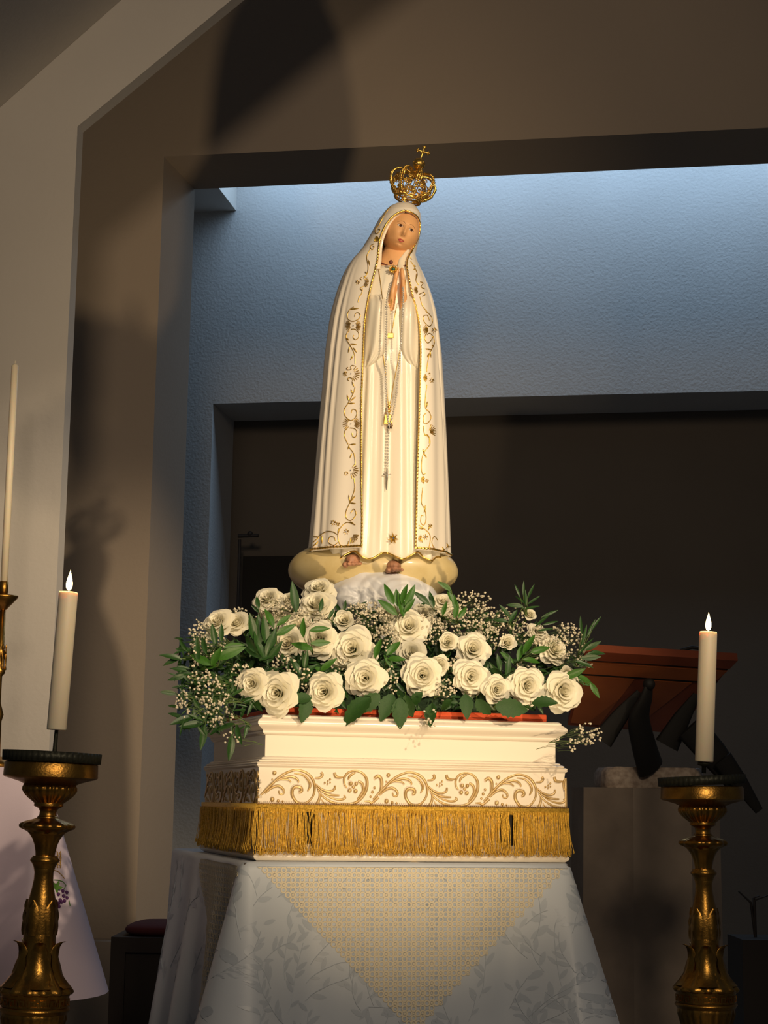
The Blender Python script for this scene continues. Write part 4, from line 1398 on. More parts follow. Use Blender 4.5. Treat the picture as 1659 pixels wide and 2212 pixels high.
ob.tube([Vector((13.9 * math.cos(a), 14.4 * math.sin(a), 87)) * K for a in [2 * PI * k / 28 for k in range(29)]], 1.1 * K, 5, cap=False)
for k in range(26):
    a = k * 2.399; z = -10 + 20 * k / 25; r_ = math.sqrt(max(0, 13.5 ** 2 - z * z))
    ob.ball(Vector((r_ * math.cos(a), r_ * math.sin(a), 86 + z)) * K, 1.5 * K, 5, 4)
ob.build('orb_ornament', G, orb)
MB().lathe([(0, 64 * K), (5 * K, 65 * K), (6 * K, 68 * K), (4 * K, 71 * K), (0, 71 * K)], 16).build('orb_socket', G, crown)
cr_ = MB()
cr_.tube([Vector((0, 0, z)) * K for z in (98, 103, 108, 116, 128)], [3 * K, 2 * K, 2.4 * K, 2.2 * K, 2.8 * K], 6)
cr_.tube([Vector((x, 0, 117)) * K for x in (-12, -6, 0, 6, 12)], [2.6 * K, 2 * K, 3 * K, 2 * K, 2.6 * K], 6)
for (x, z, dx, dz_) in ((0, 128, 0, 1), (-12, 117, -1, 0), (12, 117, 1, 0)):
    for (a, c) in ((2.2, 0), (0, 3), (0, -3)):
        cr_.ball(Vector((x + dx * a + dz_ * c, 0, z + dz_ * a + dx * c)) * K, 2.6 * K, 6, 5)
cr_.ball(Vector((0, -1.5, 117)) * K, 3.0 * K, 8, 6)
for a in range(4):
    aa = PI / 4 + a * PI / 2
    cr_.tube([Vector((0, 0, 117)) * K, Vector((6 * math.cos(aa), 0, 117 + 6 * math.sin(aa))) * K], [1 * K, .4 * K], 5)
cr_.build('cross', G, crown)

# ---------------------------------------------------------------- rosary
ros = empty('rosary', (BX, YS, SZ0), 'long pearl rosary with crucifix draped from the praying hands', 'rosary')
def chain_pts(pxs, out):
    sp_ = spline([Vector((x, y, 0)) for x, y in pxs], 6)
    def dep(y):
        return interp([(600, .040), (650, .050), (700, .046), (760, .036), (800, .014), (860, .012), (905, .020), (930, .012), (1060, .008)], y)[0]
    return [on_robe(p.x, p.y, dep(p.y) + out) for p in sp_]
LEFT = [(843, 610), (839, 630), (835, 655), (835, 690), (834, 740), (834, 790), (834.5, 840), (836, 880), (838, 905), (840, 922)]
RIGHT = [(871, 618), (872, 640), (871, 665), (869, 700), (866, 740), (863, 780), (859, 820), (855, 860), (849, 893), (840, 922)]
TAIL = [(840, 922), (839, 945), (838, 970), (837, 1000), (836, 1014)]
def string(pxs, step):
    pts = chain_pts(pxs, .006)
    wire, beads = MB(), MB()
    wire.tube(pts, .0006, 4)
    acc = 0; k = 0
    for a, b2 in zip(pts, pts[1:]):
        L = (b2 - a).length; pos = 0
        while acc + (L - pos) >= step:
            pos += step - acc; acc = 0
            p = a.lerp(b2, pos / L)
            k += 1
            beads.ball(p, .0030 if k % 11 else .0038, 8, 6)
        acc += L - pos
    return wire, beads
W_, B_ = MB(), MB()
for pxs, st_ in ((LEFT, .0070), (RIGHT, .0070), (TAIL, .0085)):
    w2, b2 = string(pxs, st_)
    for A, Bm in ((W_, w2), (B_, b2)):
        o_ = len(A.v); A.v += Bm.v; A.f += [tuple(i + o_ for i in f) for f in Bm.f]
W_.build('chain', M['silver'], ros)
tag(B_.build('bead_string', M['pearl'], ros), kind='stuff')
cp = on_robe(836, 1036, .012)
xo = empty('crucifix'); xo.parent = ros; xo.location = cp
MB().tube([(0, 0, .027), (-.0005, 0, .012), (-.001, 0, -.012), (-.0015, 0, -.029)], [.0026, .0026, .0024, .0012], 6).build('upright', M['silver'], xo)
MB().tube([(-.011, 0, .0150), (-.005, -.001, .0135), (0, -.001, .013), (.005, -.001, .0135), (.011, 0, .0150)], .0018, 6).build('crossbar', M['silver'], xo)
MB().tube([(0, -.003, .013), (0, -.0035, .004), (-.001, -.003, -.014)], [.0026, .0028, .0014], 6).build('figure', M['silver'], xo)
MB().ball((0, 0, .0), .0045, 8, 6, (1, .6, 1.2)).build('medal', M['silver'], ros, loc=on_robe(840, 923, .016))
# ================================================================== flowers on the pedestal
KM, LY0 = 1.12, -uy + .018
def ped_local(p): 
    d = p - PC
    return d.dot(DU), d.dot(DV)
def mound(px, py, lift=0.0):
    """point where the sloping front of the arrangement is seen at (px, py); lift brings it towards the viewer"""
    d = ray(px, py)
    # z - Z_TOP - .05 - KM * (ly - LY0) = 0
    a = d.z - KM * d.dot(DV)
    c = (EYE.z - Z_TOP - .05) - KM * ((EYE - PC).dot(DV) - LY0)
    k = -c / a
    q = EYE + d * k
    return EYE + (q - EYE) * (1 - lift / (q - EYE).length)
MPX = 1 / 845.0
TOCAM = Vector((0, -1, -.12)).normalized()

# ---------------------------------------------------------------- roses
def petal_mesh(r0, r1, hgt, w, curl, seed, name):
    rn = random.Random(seed)
    NS_, NT_ = 6, 6
    rows = []
    tipx = rn.uniform(-.25, .25)
    wav = rn.uniform(.6, 1.4)
    for i in range(NS_ + 1):
        s_ = i / NS_
        row = []
        for j in range(NT_ + 1):
            t = -1 + 2 * j / NT_
            se = s_ * (1 - .10 * t * t - .07 * abs(t - tipx))
            ww = w * (.45 + .55 * math.sin(PI * min(.5, s_ * .62 + .06) ** .9))
            rho = r0 + (r1 - r0) * se ** 1.35
            z = hgt * (1.15 * se - .15 * se * se)
            fl_ = max(0, se - .58) / .42
            edge = .35 + .65 * abs(t)
            rho += curl * fl_ ** 1.3 * (1.05 - .25 * abs(t))
            z -= curl * .55 * fl_ ** 2.2 * (1.15 - .4 * abs(t))
            rho += .018 * math.sin(t * 5 * wav + seed) * s_
            a = t * ww
            row.append((rho * math.sin(a), -rho * math.cos(a), z))
        rows.append(row)
    return MB().grid(rows).mesh(name, True, M['petal'])
RINGS = [(3, .05, .10, .80, 1.75, .03), (3, .10, .18, .84, 1.45, .07), (4, .16, .28, .84, 1.15, .11), (4, .22, .40, .78, 1.10, .16), (5, .26, .53, .68, .92, .21), (5, .26, .66, .54, .88, .27), (5, .22, .74, .36, .86, .30)]
def rose_kind(k, openness, rings):
    rn = random.Random(100 + k)
    out = []
    ph = rn.random() * 6
    for ri, (n, r0, r1, hg, w_, cu) in enumerate(rings):
        ph += .7 + rn.random() * .5
        for i in range(n):
            me = petal_mesh(r0, r1 * openness * rn.uniform(.93, 1.07), hg * rn.uniform(.95, 1.05), w_, cu * rn.uniform(.75, 1.35) * openness, rn.randint(0, 9999), 'petal')
            a = ph + 2 * PI * i / n + rn.uniform(-.12, .12)
            out.append((me, a, rn.uniform(-.05, .07)))
    return out
KINDS = [rose_kind(0, 1.0, RINGS), rose_kind(1, 1.08, RINGS), rose_kind(2, .95, RINGS), rose_kind(3, .92, RINGS[:5])]
cal = MB()
cal.lathe([(0, -.16), (.07, -.15), (.12, -.06), (.15, .04), (.10, .08), (0, .08)], 12)
CALYX = cal.mesh('calyx', True, M['calyx'])
sep = MB(); sep.grid([[(.10 * t * (1 - s_) ** .7 + 0, -(.12 + .42 * s_), -.02 - .25 * s_ * s_ + .03 * abs(t)) for t in (-1, -.5, 0, .5, 1)] for s_ in [i / 6 for i in range(7)]])
SEPAL = sep.mesh('sepal', True, M['calyx'])
STEM = MB().tube([(0, 0, -.12), (.03, .02, -.6), (.12, .1, -1.3)], .055, 6).mesh('stem', True, M['calyx'])
def rose(px, py, size, kind, up, label, lift=0.0, turn=0.0):
    r_ = size * .5 * MPX
    c = mound(px, py, .02 + lift)
    lx, ly = ped_local(c)
    n = (DU * (lx * .9 + turn) + TOCAM * 1.0 + Vector((0, 0, up))).normalized()
    e = empty('rose', c - n * (.42 * r_), label, 'rose', 'white roses in the arrangement')
    q = n.to_track_quat('Z', 'Y').to_matrix().to_4x4()
    e.matrix_world = Matrix.Translation(c - n * (.42 * r_)) @ q @ Matrix.Rotation(px * 1.7, 4, 'Z') @ Matrix.Scale(r_ * 1.05, 4)
    for me, a, ti in KINDS[kind]:
        inst('petal', me, e, Matrix.Rotation(a, 4, 'Z') @ Matrix.Rotation(ti, 4, 'X'))
    inst('calyx', CALYX, e)
    for k in range(5): inst('sepal', SEPAL, e, Matrix.Rotation(2 * PI * k / 5 + .3, 4, 'Z'))
    inst('stem', STEM, e)
    return e
ROSES = [
 (689, 1272, 66, 0, .95, 'topmost white rose beside the cloud at left'), (683, 1307, 76, 1, .85, 'wide white rose directly under the topmost rose'),
 (578, 1293, 62, 0, .85, 'white rose at the upper left against the dark doorway'), (624, 1296, 46, 2, .8, 'white rose half hidden behind an upright dark leaf at upper left'),
 (592, 1318, 62, 1, .6, 'white rose veiled by baby\'s breath at upper left'), (470, 1343, 64, 0, .75, 'far left white rose among baby\'s breath'),
 (511, 1345, 58, 2, .7, 'white rose touching the far left rose on its right'), (744, 1340, 62, 3, .45, 'half-open rose bud left of the statue cloud base'),
 (640, 1357, 74, 1, .45, 'shaded white rose behind the pale green leaf sprig'), (622, 1391, 76, 2, .3, 'white rose under the leaf sprig left of centre'),
 (690, 1380, 74, 0, .35, 'white rose left of the big tilted rose'), (760, 1402, 88, 1, .25, 'large tilted white rose left of centre'),
 (789, 1465, 78, 0, .12, 'white rose under the large tilted rose'), (700, 1494, 80, 2, .10, 'front row white rose, third from the left corner'),
 (598, 1497, 80, 1, .08, 'front rose hanging over the pedestal left corner'), (545, 1477, 64, 0, .10, 'leftmost front row rose beyond the pedestal corner'),
 (688, 1341, 60, 2, .5, 'white rose behind thin curling stem under the upper left pair'), (883, 1354, 82, 0, .40, 'large centre rose below the dark leaf bunch'),
 (967, 1386, 58, 3, .25, 'rounded rose bud right of centre'), (1021, 1402, 78, 2, .30, 'wide white rose beside the rounded bud'),
 (1096, 1388, 52, 3, .40, 'small pale green tinted rose bud at right'), (889, 1411, 66, 2, .3, 'shaded rose under the large centre rose'),
 (912, 1459, 82, 0, .12, 'bright open rose in the middle of the lower row'), (949, 1437, 58, 3, .15, 'small rose touching the bright middle rose'),
 (1018, 1462, 70, 1, .12, 'rounded open rose right of the bright middle rose'), (1073, 1490, 62, 2, .08, 'small front rose low on the right side'),
 (1139, 1482, 76, 1, .12, 'front rose second from the pedestal right corner'), (1216, 1494, 86, 0, .08, 'rightmost large front rose over the pedestal corner'),
 (1197, 1403, 66, 2, .45, 'rose smothered in baby\'s breath at far right'), (1143, 1328, 46, 3, .7, 'small upright rose below the spiky leaves at upper right'),
 (958, 1300, 50, 1, .8, 'rose at the right foot of the globe'), (915, 1326, 58, 2, .6, 'rose behind the large centre rose'),
 (838, 1322, 46, 0, .7, 'small shaded rose under the cloud swirl'), (982, 1326, 46, 2, .6, 'small rose half hidden right of the globe foot'),
 (1162, 1365, 44, 1, .6, 'small rose between upper right bud and far right rose'), (1222, 1455, 48, 3, .3, 'small rose behind the rightmost large rose')]
for i, (px, py, sz, kd, up, lab) in enumerate(ROSES):
    back = i in (4, 8, 16, 21, 31, 33, 35, 9)
    rose(px, py, sz * 1.08, kd, up, lab, lift=-.03 if back else .015)

# ---------------------------------------------------------------- foam bed and filler
fb = MB()
fb.prism([(-uy + .035, 0), (-.125, 0), (-.125, .20), (-uy + .035, .03)], -ux + .10, ux - .10, lambda a, b2, h_: Vector((h_, a, b2)))
fo_ = fb.build('floral_foam', M['foam'], None, smooth=False)
fo_.location = (PC.x, PC.y, Z_TOP + .0005); fo_.rotation_euler = (0, 0, PA)
tag(fo_, 'dark wet floral foam hidden under the roses', 'floral foam')

def leaf_geom(mb, M4, ln, wd, fold_=.25, droop=.15, n=5, serr=0.0):
    rows = []
    for i in range(n + 1):
        s_ = i / n
        w_ = wd * math.sin(PI * (s_ * .96 + .02) ** .85) ** .9
        if serr: w_ *= 1 + serr * (1 if i % 2 else -1)
        z = -droop * ln * s_ * s_
        rows.append([M4 @ Vector((t * w_, s_ * ln, z + fold_ * abs(t) * w_)) for t in (-1, -.5, 0, .5, 1)])
    mb.grid(rows)
    return mb
def leaf_mesh(name, wd, fold_, droop, mat, serr=0.0, n=6):
    return leaf_geom(MB(), Matrix.Identity(4), 1.0, wd, fold_, droop, n, serr).mesh(name, True, mat)
LEAF_A = [leaf_mesh('leaf', .17, .3, d, M['leaf']) for d in (.05, .18, .3)]
LEAF_B = [leaf_mesh('leaf', .15, .3, d, M['leaf_dark']) for d in (.05, .18, .3)]
LEAF_T = [leaf_mesh('leaf', .085, .3, d, M['leaf_dark']) for d in (.05, .2)]
LEAF_R = leaf_mesh('blade', .29, .22, .30, M['leaf_rose'], .09, 12)
def leaf_matrix(p, ang, ln, rn, tilt=.5):
    """leaf whose tip points along the image angle (degrees, 0 right, 90 up), its face turned roughly to the viewer"""
    a = R(ang)
    d = Vector((math.cos(a), rn.uniform(-tilt, tilt * .6), math.sin(a))).normalized()
    nrm = Vector((rn.uniform(-.5, .5), -1, rn.uniform(-.1, .7)))
    nrm = (nrm - d * nrm.dot(d)).normalized()
    x = d.cross(nrm)
    return Matrix(((x.x, d.x, nrm.x, p.x), (x.y, d.y, nrm.y, p.y), (x.z, d.z, nrm.z, p.z), (0, 0, 0, 1))) @ Matrix.Scale(ln, 4)
rnl = random.Random(11)
def sprig(label, base, leaves, kind='a', lift=.045, ln_=None):
    """stem from base to the farthest leaf with leaves (px, py, angle, length px) centred where the photograph shows them"""
    b0_ = mound(*base, lift * .3)
    e = empty('leaf_sprig', b0_, label, 'leaves', 'green leaf sprigs in the arrangement')
    meshes = {'a': LEAF_A, 'b': LEAF_B, 't': LEAF_T}[kind]
    roots = []
    for (x, y, ang, ln) in leaves:
        a = R(ang)
        rx_, ry_ = x - math.cos(a) * ln / 2, y + math.sin(a) * ln / 2
        # all leaves of one sprig hang at the distance of its stem
        dist = (b0_ - EYE).length - lift * .7
        dd = ray(rx_, ry_).normalized()
        p = EYE + dd * dist
        roots.append(p)
        o = inst('leaf', rnl.choice(meshes), e)
        o.matrix_local = Matrix.Translation(-b0_) @ leaf_matrix(p, ang, ln * 1.06 * MPX, rnl)
    st_ = MB()
    for p in roots:
        st_.tube([Vector((0, 0, 0)), (p - b0_) * .5 + Vector((0, .006, 0)), p - b0_], [.0016, .0012, .0009], 5)
    st_.build('stem', M['twig'], e)
    return e
sprig('bright green sprig with three leaves at upper left', (597, 1400), [(582, 1334, 112, 46), (612, 1340, 38, 36), (615, 1361, 30, 46)])
sprig('green sprig with four leaves over the shaded rose', (676, 1414), [(654, 1357, 95, 40), (689, 1358, 12, 42), (653, 1396, 165, 46), (692, 1388, 4, 42)])
sprig('single tall dark leaf standing behind the upper left roses', (642, 1335), [(635, 1290, 98, 66)], 'b', .05)
sprig('small sprig rising above the upper left rose', (563, 1345), [(556, 1301, 100, 32), (552, 1316, 140, 22)], 'b', .05)
sprig('thin curling stem with one dark leaf near the topmost rose', (722, 1345), [(694, 1305, 78, 34), (716, 1325, 60, 26)], 'b', .05)
sprig('dense dark leaf bunch left of the shaded rose', (572, 1425), [(545, 1355, 100, 60), (558, 1368, 85, 70), (572, 1362, 95, 60), (540, 1390, 125, 50), (585, 1390, 70, 60), (562, 1400, 110, 50), (595, 1405, 50, 48), (548, 1410, 150, 50), (580, 1415, 30, 45)], 'b', .03)
sprig('bright green leaves at the far left edge of the bouquet', (470, 1440), [(436, 1426, 155, 50), (468, 1418, 60, 46), (495, 1412, 20, 60), (448, 1440, 190, 42), (505, 1395, 10, 44)], 'a', .04)
sprig('upright narrow leaves at far left among baby\'s breath', (450, 1420), [(425, 1404, 98, 50), (462, 1372, 100, 46), (478, 1368, 92, 36), (440, 1395, 110, 40)], 'b', .05)
sprig('leaf sprig reaching left past the pier edge', (425, 1425), [(372, 1418, 160, 44), (398, 1403, 175, 34), (372, 1428, 200, 36), (395, 1395, 130, 30), (402, 1420, 170, 30)], 'b', .02)
sprig('lower sprig pointing left with two leaves', (425, 1470), [(388, 1446, 170, 32), (384, 1464, 200, 36), (402, 1455, 180, 28)], 'b', .02)
sprig('lowest left pointing leaf near the pedestal', (420, 1510), [(365, 1497, 175, 34), (395, 1502, 185, 30)], 'b', .02)
sprig('drooping leaves below the far left baby\'s breath', (440, 1530), [(396, 1556, 200, 52), (415, 1566, 190, 50), (380, 1545, 160, 30), (440, 1590, 262, 50)], 'b', .03)
sprig('dark leaf hanging over the pedestal left side', (505, 1570), [(500, 1612, 268, 52), (515, 1585, 280, 40), (488, 1570, 200, 40)], 'b', .05)
sprig('bright round leaf left of the large tilted rose', (712, 1470), [(708, 1436, 40, 40), (690, 1447, 150, 30)], 'a', .05)
sprig('dark leaf bunch standing in front of the cloud', (864, 1342), [(840, 1284, 118, 48), (857, 1290, 95, 40), (872, 1283, 78, 42), (866, 1305, 102, 56), (886, 1287, 62, 48), (838, 1312, 140, 52), (884, 1308, 55, 36)], 'a', .07)
sprig('three leaf sprig between the two middle roses', (832, 1446), [(816, 1400, 75, 46), (850, 1398, 50, 46), (857, 1423, 0, 38), (838, 1428, 120, 30)])
sprig('two thin dark leaves leaning left beside the cloud', (940, 1320), [(911, 1292, 140, 46), (932, 1294, 105, 40)], 'b', .05)
sprig('bright leaf tip reaching onto the globe at right', (990, 1350), [(960, 1266, 150, 34), (972, 1285, 110, 36), (960, 1314, 75, 32), (985, 1318, 80, 36), (1000, 1322, 50, 34), (982, 1300, 95, 34)], 'a', .06)
sprig('spiky leaf crown at the upper right', (1137, 1340), [(1118, 1276, 112, 32), (1131, 1270, 88, 34), (1146, 1277, 68, 36), (1153, 1296, 35, 34), (1124, 1294, 140, 32), (1136, 1292, 90, 36), (1150, 1312, 10, 34), (1118, 1310, 165, 34)], 't', .05)
sprig('dark leaves left of the upper right rose', (1105, 1360), [(1090, 1320, 130, 36), (1108, 1330, 60, 36), (1080, 1340, 170, 34), (1112, 1308, 175, 36)], 'b', .04)
sprig('thin leaves right of the upper right rose', (1160, 1370), [(1172, 1340, 40, 40), (1188, 1325, 25, 40), (1178, 1360, 10, 34), (1190, 1345, 15, 36)], 't', .04)
sprig('leaf sprig right of the small rose bud', (1112, 1436), [(1142, 1392, 60, 48), (1168, 1402, 20, 46), (1150, 1425, 0, 40), (1124, 1408, 75, 40), (1095, 1420, 140, 36)])
sprig('feathery sprig rising at the far right edge', (1246, 1430), [(1262, 1372, 75, 46), (1278, 1356, 62, 44), (1266, 1395, 50, 44), (1288, 1345, 60, 36), (1255, 1350, 95, 40)], 't', .04)
sprig('leaf sprig pointing right toward the lectern', (1245, 1440), [(1290, 1408, 15, 46), (1276, 1420, 5, 44), (1262, 1432, 350, 40), (1280, 1395, 30, 40)], 'b', .04)
sprig('arching leaf at the right above the rightmost rose', (1225, 1475), [(1268, 1470, 335, 50), (1284, 1490, 300, 36), (1240, 1455, 20, 50)], 'a', .05)
sprig('dark leaves between the right front roses', (1090, 1465), [(1070, 1450, 130, 46), (1098, 1440, 80, 44), (1110, 1458, 20, 40), (1078, 1432, 100, 36)], 'b', .02)
sprig('dark leaves in the gap right of the leftmost front rose', (650, 1470), [(640, 1440, 120, 44), (665, 1448, 40, 44), (632, 1465, 170, 40), (660, 1425, 80, 40), (675, 1468, 10, 40)], 'b', .02)

def rose_leaf(label, root, tip, lift=.06):
    p = mound(*root, .03)
    dist = (p - EYE).length
    q = EYE + ray(*tip).normalized() * (dist - lift)
    d = q - p
    e = empty('rose_leaf', p, label, 'leaf', 'broad rose leaves along the pedestal edge')
    a = math.degrees(math.atan2(d.z, d.x))
    o = inst('blade', LEAF_R, e)
    o.matrix_local = Matrix.Translation(-p) @ leaf_matrix(p, a, (tip[0] - root[0], tip[1] - root[1]) and math.hypot(tip[0] - root[0], tip[1] - root[1]) * 1.05 * MPX, rnl, .55)
    MB().tube([Vector((0, .02, .008)), Vector((0, 0, 0)), o.matrix_local @ Vector((0, .9, 0))], [.0012, .0011, .0005], 5).build('midrib', M['calyx'], e)
rose_leaf('rounded leaf hanging over the red board at left', (664, 1506), (655, 1556))
rose_leaf('pale leaf between the third and fourth front roses', (672, 1508), (628, 1504))
rose_leaf('serrated leaf leaning left under the second tier rose', (800, 1508), (738, 1552))
rose_leaf('broad leaf flat along the red board left of centre', (820, 1500), (772, 1536))
rose_leaf('large serrated leaf hanging at the pedestal centre', (862, 1508), (868, 1568))
rose_leaf('left lobe leaf of the centre hanging trio', (848, 1500), (822, 1552))
rose_leaf('right lobe leaf of the centre hanging trio', (876, 1502), (888, 1552))
rose_leaf('wide leaf below the bright middle rose', (912, 1496), (882, 1522))
rose_leaf('small leaf hanging with baby\'s breath right of centre', (934, 1520), (925, 1566))
rose_leaf('rounded leaf under the rounded open rose', (1005, 1500), (1012, 1550))
rose_leaf('long leaf lying right along the board edge', (1070, 1525), (1138, 1530))
rose_leaf('leaf under the second right front rose', (1150, 1520), (1200, 1508))
rose_leaf('dark leaf by the pedestal right corner', (1030, 1510), (1062, 1545))
rose_leaf('leaf between the small front rose and board', (975, 1512), (950, 1530))

# dense small foliage behind everything: one uncountable mass
fol = MB()
rf = random.Random(21)
n = 0
while n < 1500:
    px, py = rf.uniform(400, 1290), rf.uniform(1300, 1525)
    t = (px - 840) / 450
    if py < 1300 + 150 * t * t or py > 1528 - 40 * max(0, abs(t) - .8) * 5: continue
    if px > 1262: continue
    p = mound(px, py, -.045 + rf.uniform(-.03, .025))
    leaf_geom(fol, leaf_matrix(p, rf.uniform(0, 360), rf.uniform(.022, .045), rf, .7), 1.0, rf.uniform(.10, .2), .3, .2, 3)
    n += 1
for k in range(260):                                     # trailing foliage at the left side
    px, py = rf.gauss(455, 38), rf.uniform(1380, 1570)
    if px < 385 or px > 560: continue
    p = mound(px, py, rf.uniform(-.05, .02))
    leaf_geom(fol, leaf_matrix(p, rf.uniform(120, 320), rf.uniform(.025, .045), rf, .6), 1.0, rf.uniform(.06, .14), .3, .2, 3)
tag(fol.build('filler_foliage', M['leaf_dark']), 'dark small leaved foliage filling the bouquet behind the roses', 'foliage', kind='stuff')

# ---------------------------------------------------------------- baby's breath
def spray(label, px, py, rx_, ry_, n, lift=.03, droop=0):
    c = mound(px, py, lift)
    root = mound(px * .8 + 840 * .2, py + ry_ * .8, -.03)
    e = empty('babys_breath', root, label, 'baby\'s breath', 'baby\'s breath sprays')
    rn = random.Random(int(px * 7 + py))
    fl_, tw = MB(), MB()
    for k in range(n):
        a = rn.uniform(0, 2 * PI); q = math.sqrt(rn.random())
        x, y = px + rx_ * q * math.cos(a), py + ry_ * q * math.sin(a)
        p = EYE + ray(x, y).normalized() * ((c - EYE).length + rn.uniform(-.025, .03)) - root
        r_ = rn.uniform(.0026, .0042)
        Mr = Matrix.Rotation(rn.uniform(0, 6), 3, 'X') @ Matrix.Rotation(rn.uniform(0, 6), 3, 'Z')
        fl_.ball(p, r_, 5, 3, (1, 1, .75), Mr)
        if rn.random() < .5: fl_.ball(p + Vector((rn.uniform(-1, 1), rn.uniform(-1, 1), rn.uniform(-1, 1))) * r_ * .8, r_ * .75, 5, 3)
        if k % 2 == 0:
            mid_ = p * .6 + Vector((rn.uniform(-.008, .008), .006, rn.uniform(-.004, .008)))
            tw.tube([mid_, p * .85 + Vector((rn.uniform(-.004, .004), 0, 0)), p], .00035, 3, cap=False)
        if k % 8 == 0:
            tw.tube([Vector((0, 0, 0)), p * .35 + Vector((0, .004, .004)), p * .65], .0006, 3, cap=False)
    tag(fl_.build('florets', M['gyp'], e), kind='stuff')
    tag(tw.build('twigs', M['twig'], e), kind='stuff')
SPR = [
 ('left of the far left rose', 432, 1372, 24, 36, 60), ('below the far left rose', 455, 1398, 40, 28, 55), ('at the outermost left, mid height', 420, 1415, 16, 26, 22), ('over the lower left greenery', 438, 1472, 34, 26, 46),
 ('low at far left beside the pier', 395, 1522, 16, 30, 26), ('lower left above the drooping leaves', 460, 1500, 38, 26, 40), ('hanging beside the pedestal upper left corner', 470, 1545, 34, 28, 40), ('hanging lowest at left with a dark leaf', 500, 1595, 18, 18, 14),
 ('left of the leftmost front rose', 520, 1458, 26, 30, 32), ('over the upper left veiled rose', 592, 1312, 44, 26, 90), ('between the upper left roses and bright sprig', 624, 1326, 34, 20, 50), ('above the far left rose', 520, 1336, 34, 22, 40),
 ('above the half-open bud', 776, 1316, 26, 18, 40), ('right of the half-open bud', 806, 1350, 44, 34, 110), ('left of the large centre rose', 838, 1378, 30, 30, 60), ('in the gap under the shaded rose', 612, 1442, 30, 26, 34), ('above the third front rose', 655, 1466, 26, 26, 30),
 ('over the shaded rose left of centre', 672, 1340, 40, 20, 46), ('right of the large centre rose', 935, 1365, 32, 28, 60), ('behind the rounded bud', 960, 1340, 34, 26, 66), ('at the top right of centre', 1022, 1300, 40, 26, 70), ('wide cloud below the top right spray', 1048, 1336, 56, 28, 120),
 ('above the wide white rose', 1020, 1362, 46, 22, 80), ('left of the small pale bud', 1062, 1378, 36, 26, 60), ('under the spiky leaf crown', 1100, 1338, 36, 28, 56), ('right of the small pale bud', 1136, 1372, 30, 24, 40), ('over the far right smothered rose', 1192, 1404, 44, 34, 120),
 ('above the far right smothered rose', 1222, 1366, 28, 22, 46), ('outermost right, high', 1246, 1392, 22, 34, 40), ('outermost right, mid height', 1262, 1428, 18, 22, 24), ('between the right front roses', 1136, 1446, 26, 20, 26), ('right of the small middle rose', 984, 1432, 22, 22, 30),
 ('between bright middle and rounded roses', 962, 1490, 24, 24, 34), ('hanging over the board right of centre', 930, 1548, 16, 26, 12), ('trailing beyond the pedestal right corner', 1270, 1586, 30, 24, 40), ('trailing low beside the upper box right side', 1238, 1604, 16, 18, 12), ('between second tier and middle roses', 846, 1470, 14, 36, 20),
 ('above the bright leaf left of the tilted rose', 735, 1440, 22, 24, 20), ('under the cloud swirl', 800, 1315, 30, 16, 36), ('left of the rose at the globe foot', 905, 1345, 22, 22, 34)]
for (lab, px, py, rx_, ry_, n) in SPR:
    spray('cream baby\'s breath spray ' + lab, px, py, rx_, ry_, int(n * 1.25), lift=.03 if ry_ < 40 else .02)
# ================================================================== things around the sanctuary
# ---- altar with its cloth, far left
YA = 5.55
ac_ = P(92, 1659, YA)                                  # front-right corner of the altar top
ZA = ac_.z
AA = R(10)
AU, AV = Vector((math.cos(AA), math.sin(AA), 0)), Vector((-math.sin(AA), math.cos(AA), 0))
_ac = ac_ - AU * .6 + AV * .3
altar = empty('altar', (_ac.x, _ac.y, 0), 'stone altar block under the lilac white cloth', 'altar')
altar.rotation_euler = (0, 0, AA)
MB().box(-.55, .55, -.25, .12, 0, ZA - .06).build('block', M['marble'], altar, smooth=False)
bevel(MB().box(-.60, .594, -.294, .15, ZA - .06, ZA - .004).build('top_slab', M['marble'], altar, smooth=False), .006)
def alt_pt(s_, d, off=0.0):
    """s < 0 along the front edge (leftwards), s > 0 along the right side; d is the drop"""
    r_ = .02
    qa = r_ * PI / 4
    C = Vector((ac_.x, ac_.y, 0))
    if s_ < -qa: p, n = C - AU * (r_ + (-s_ - qa)), -AV
    elif s_ > qa: p, n = C + AV * (r_ + (s_ - qa)), AU
    else:
        a = (s_ + qa) / (2 * qa) * PI / 2
        n = -AV * math.cos(a) + AU * math.sin(a)
        p = C - AU * r_ + AV * r_ + n * r_
    out = .004 + d * (.03 + .30 * math.exp(-((s_ - .01) / .085) ** 2) - .08 * math.exp(-((s_ + .16) / .05) ** 2) + .03 * math.sin(s_ * 17))
    q = p + n * (out + off)
    return Vector((q.x, q.y, ZA + .001 - d))
def alt_len(s_):
    return .68 - .14 * min(1, max(0, abs(s_) - .02) / .16) - .05 * math.sin(s_ * 9)
ss = [-.62 + .02 * i for i in range(28)] + [-.055 + .005 * i for i in range(22)] + [.06 + .02 * i for i in range(20)]
rows = [[alt_pt(s_, alt_len(s_) * i / 26) for s_ in ss] for i in range(27)]
ab = MB().grid(rows)
b0_ = len(ab.v); ab.v.extend([tuple(p) for p in rows[0]]); ab.f.append(tuple(range(b0_, b0_ + len(ss))))
alt_cloth = ab.build('altar_cloth', M['altar_cloth'])
tag(alt_cloth, 'lilac white altar cloth with grape and wheat embroidery at far left', 'altar cloth')
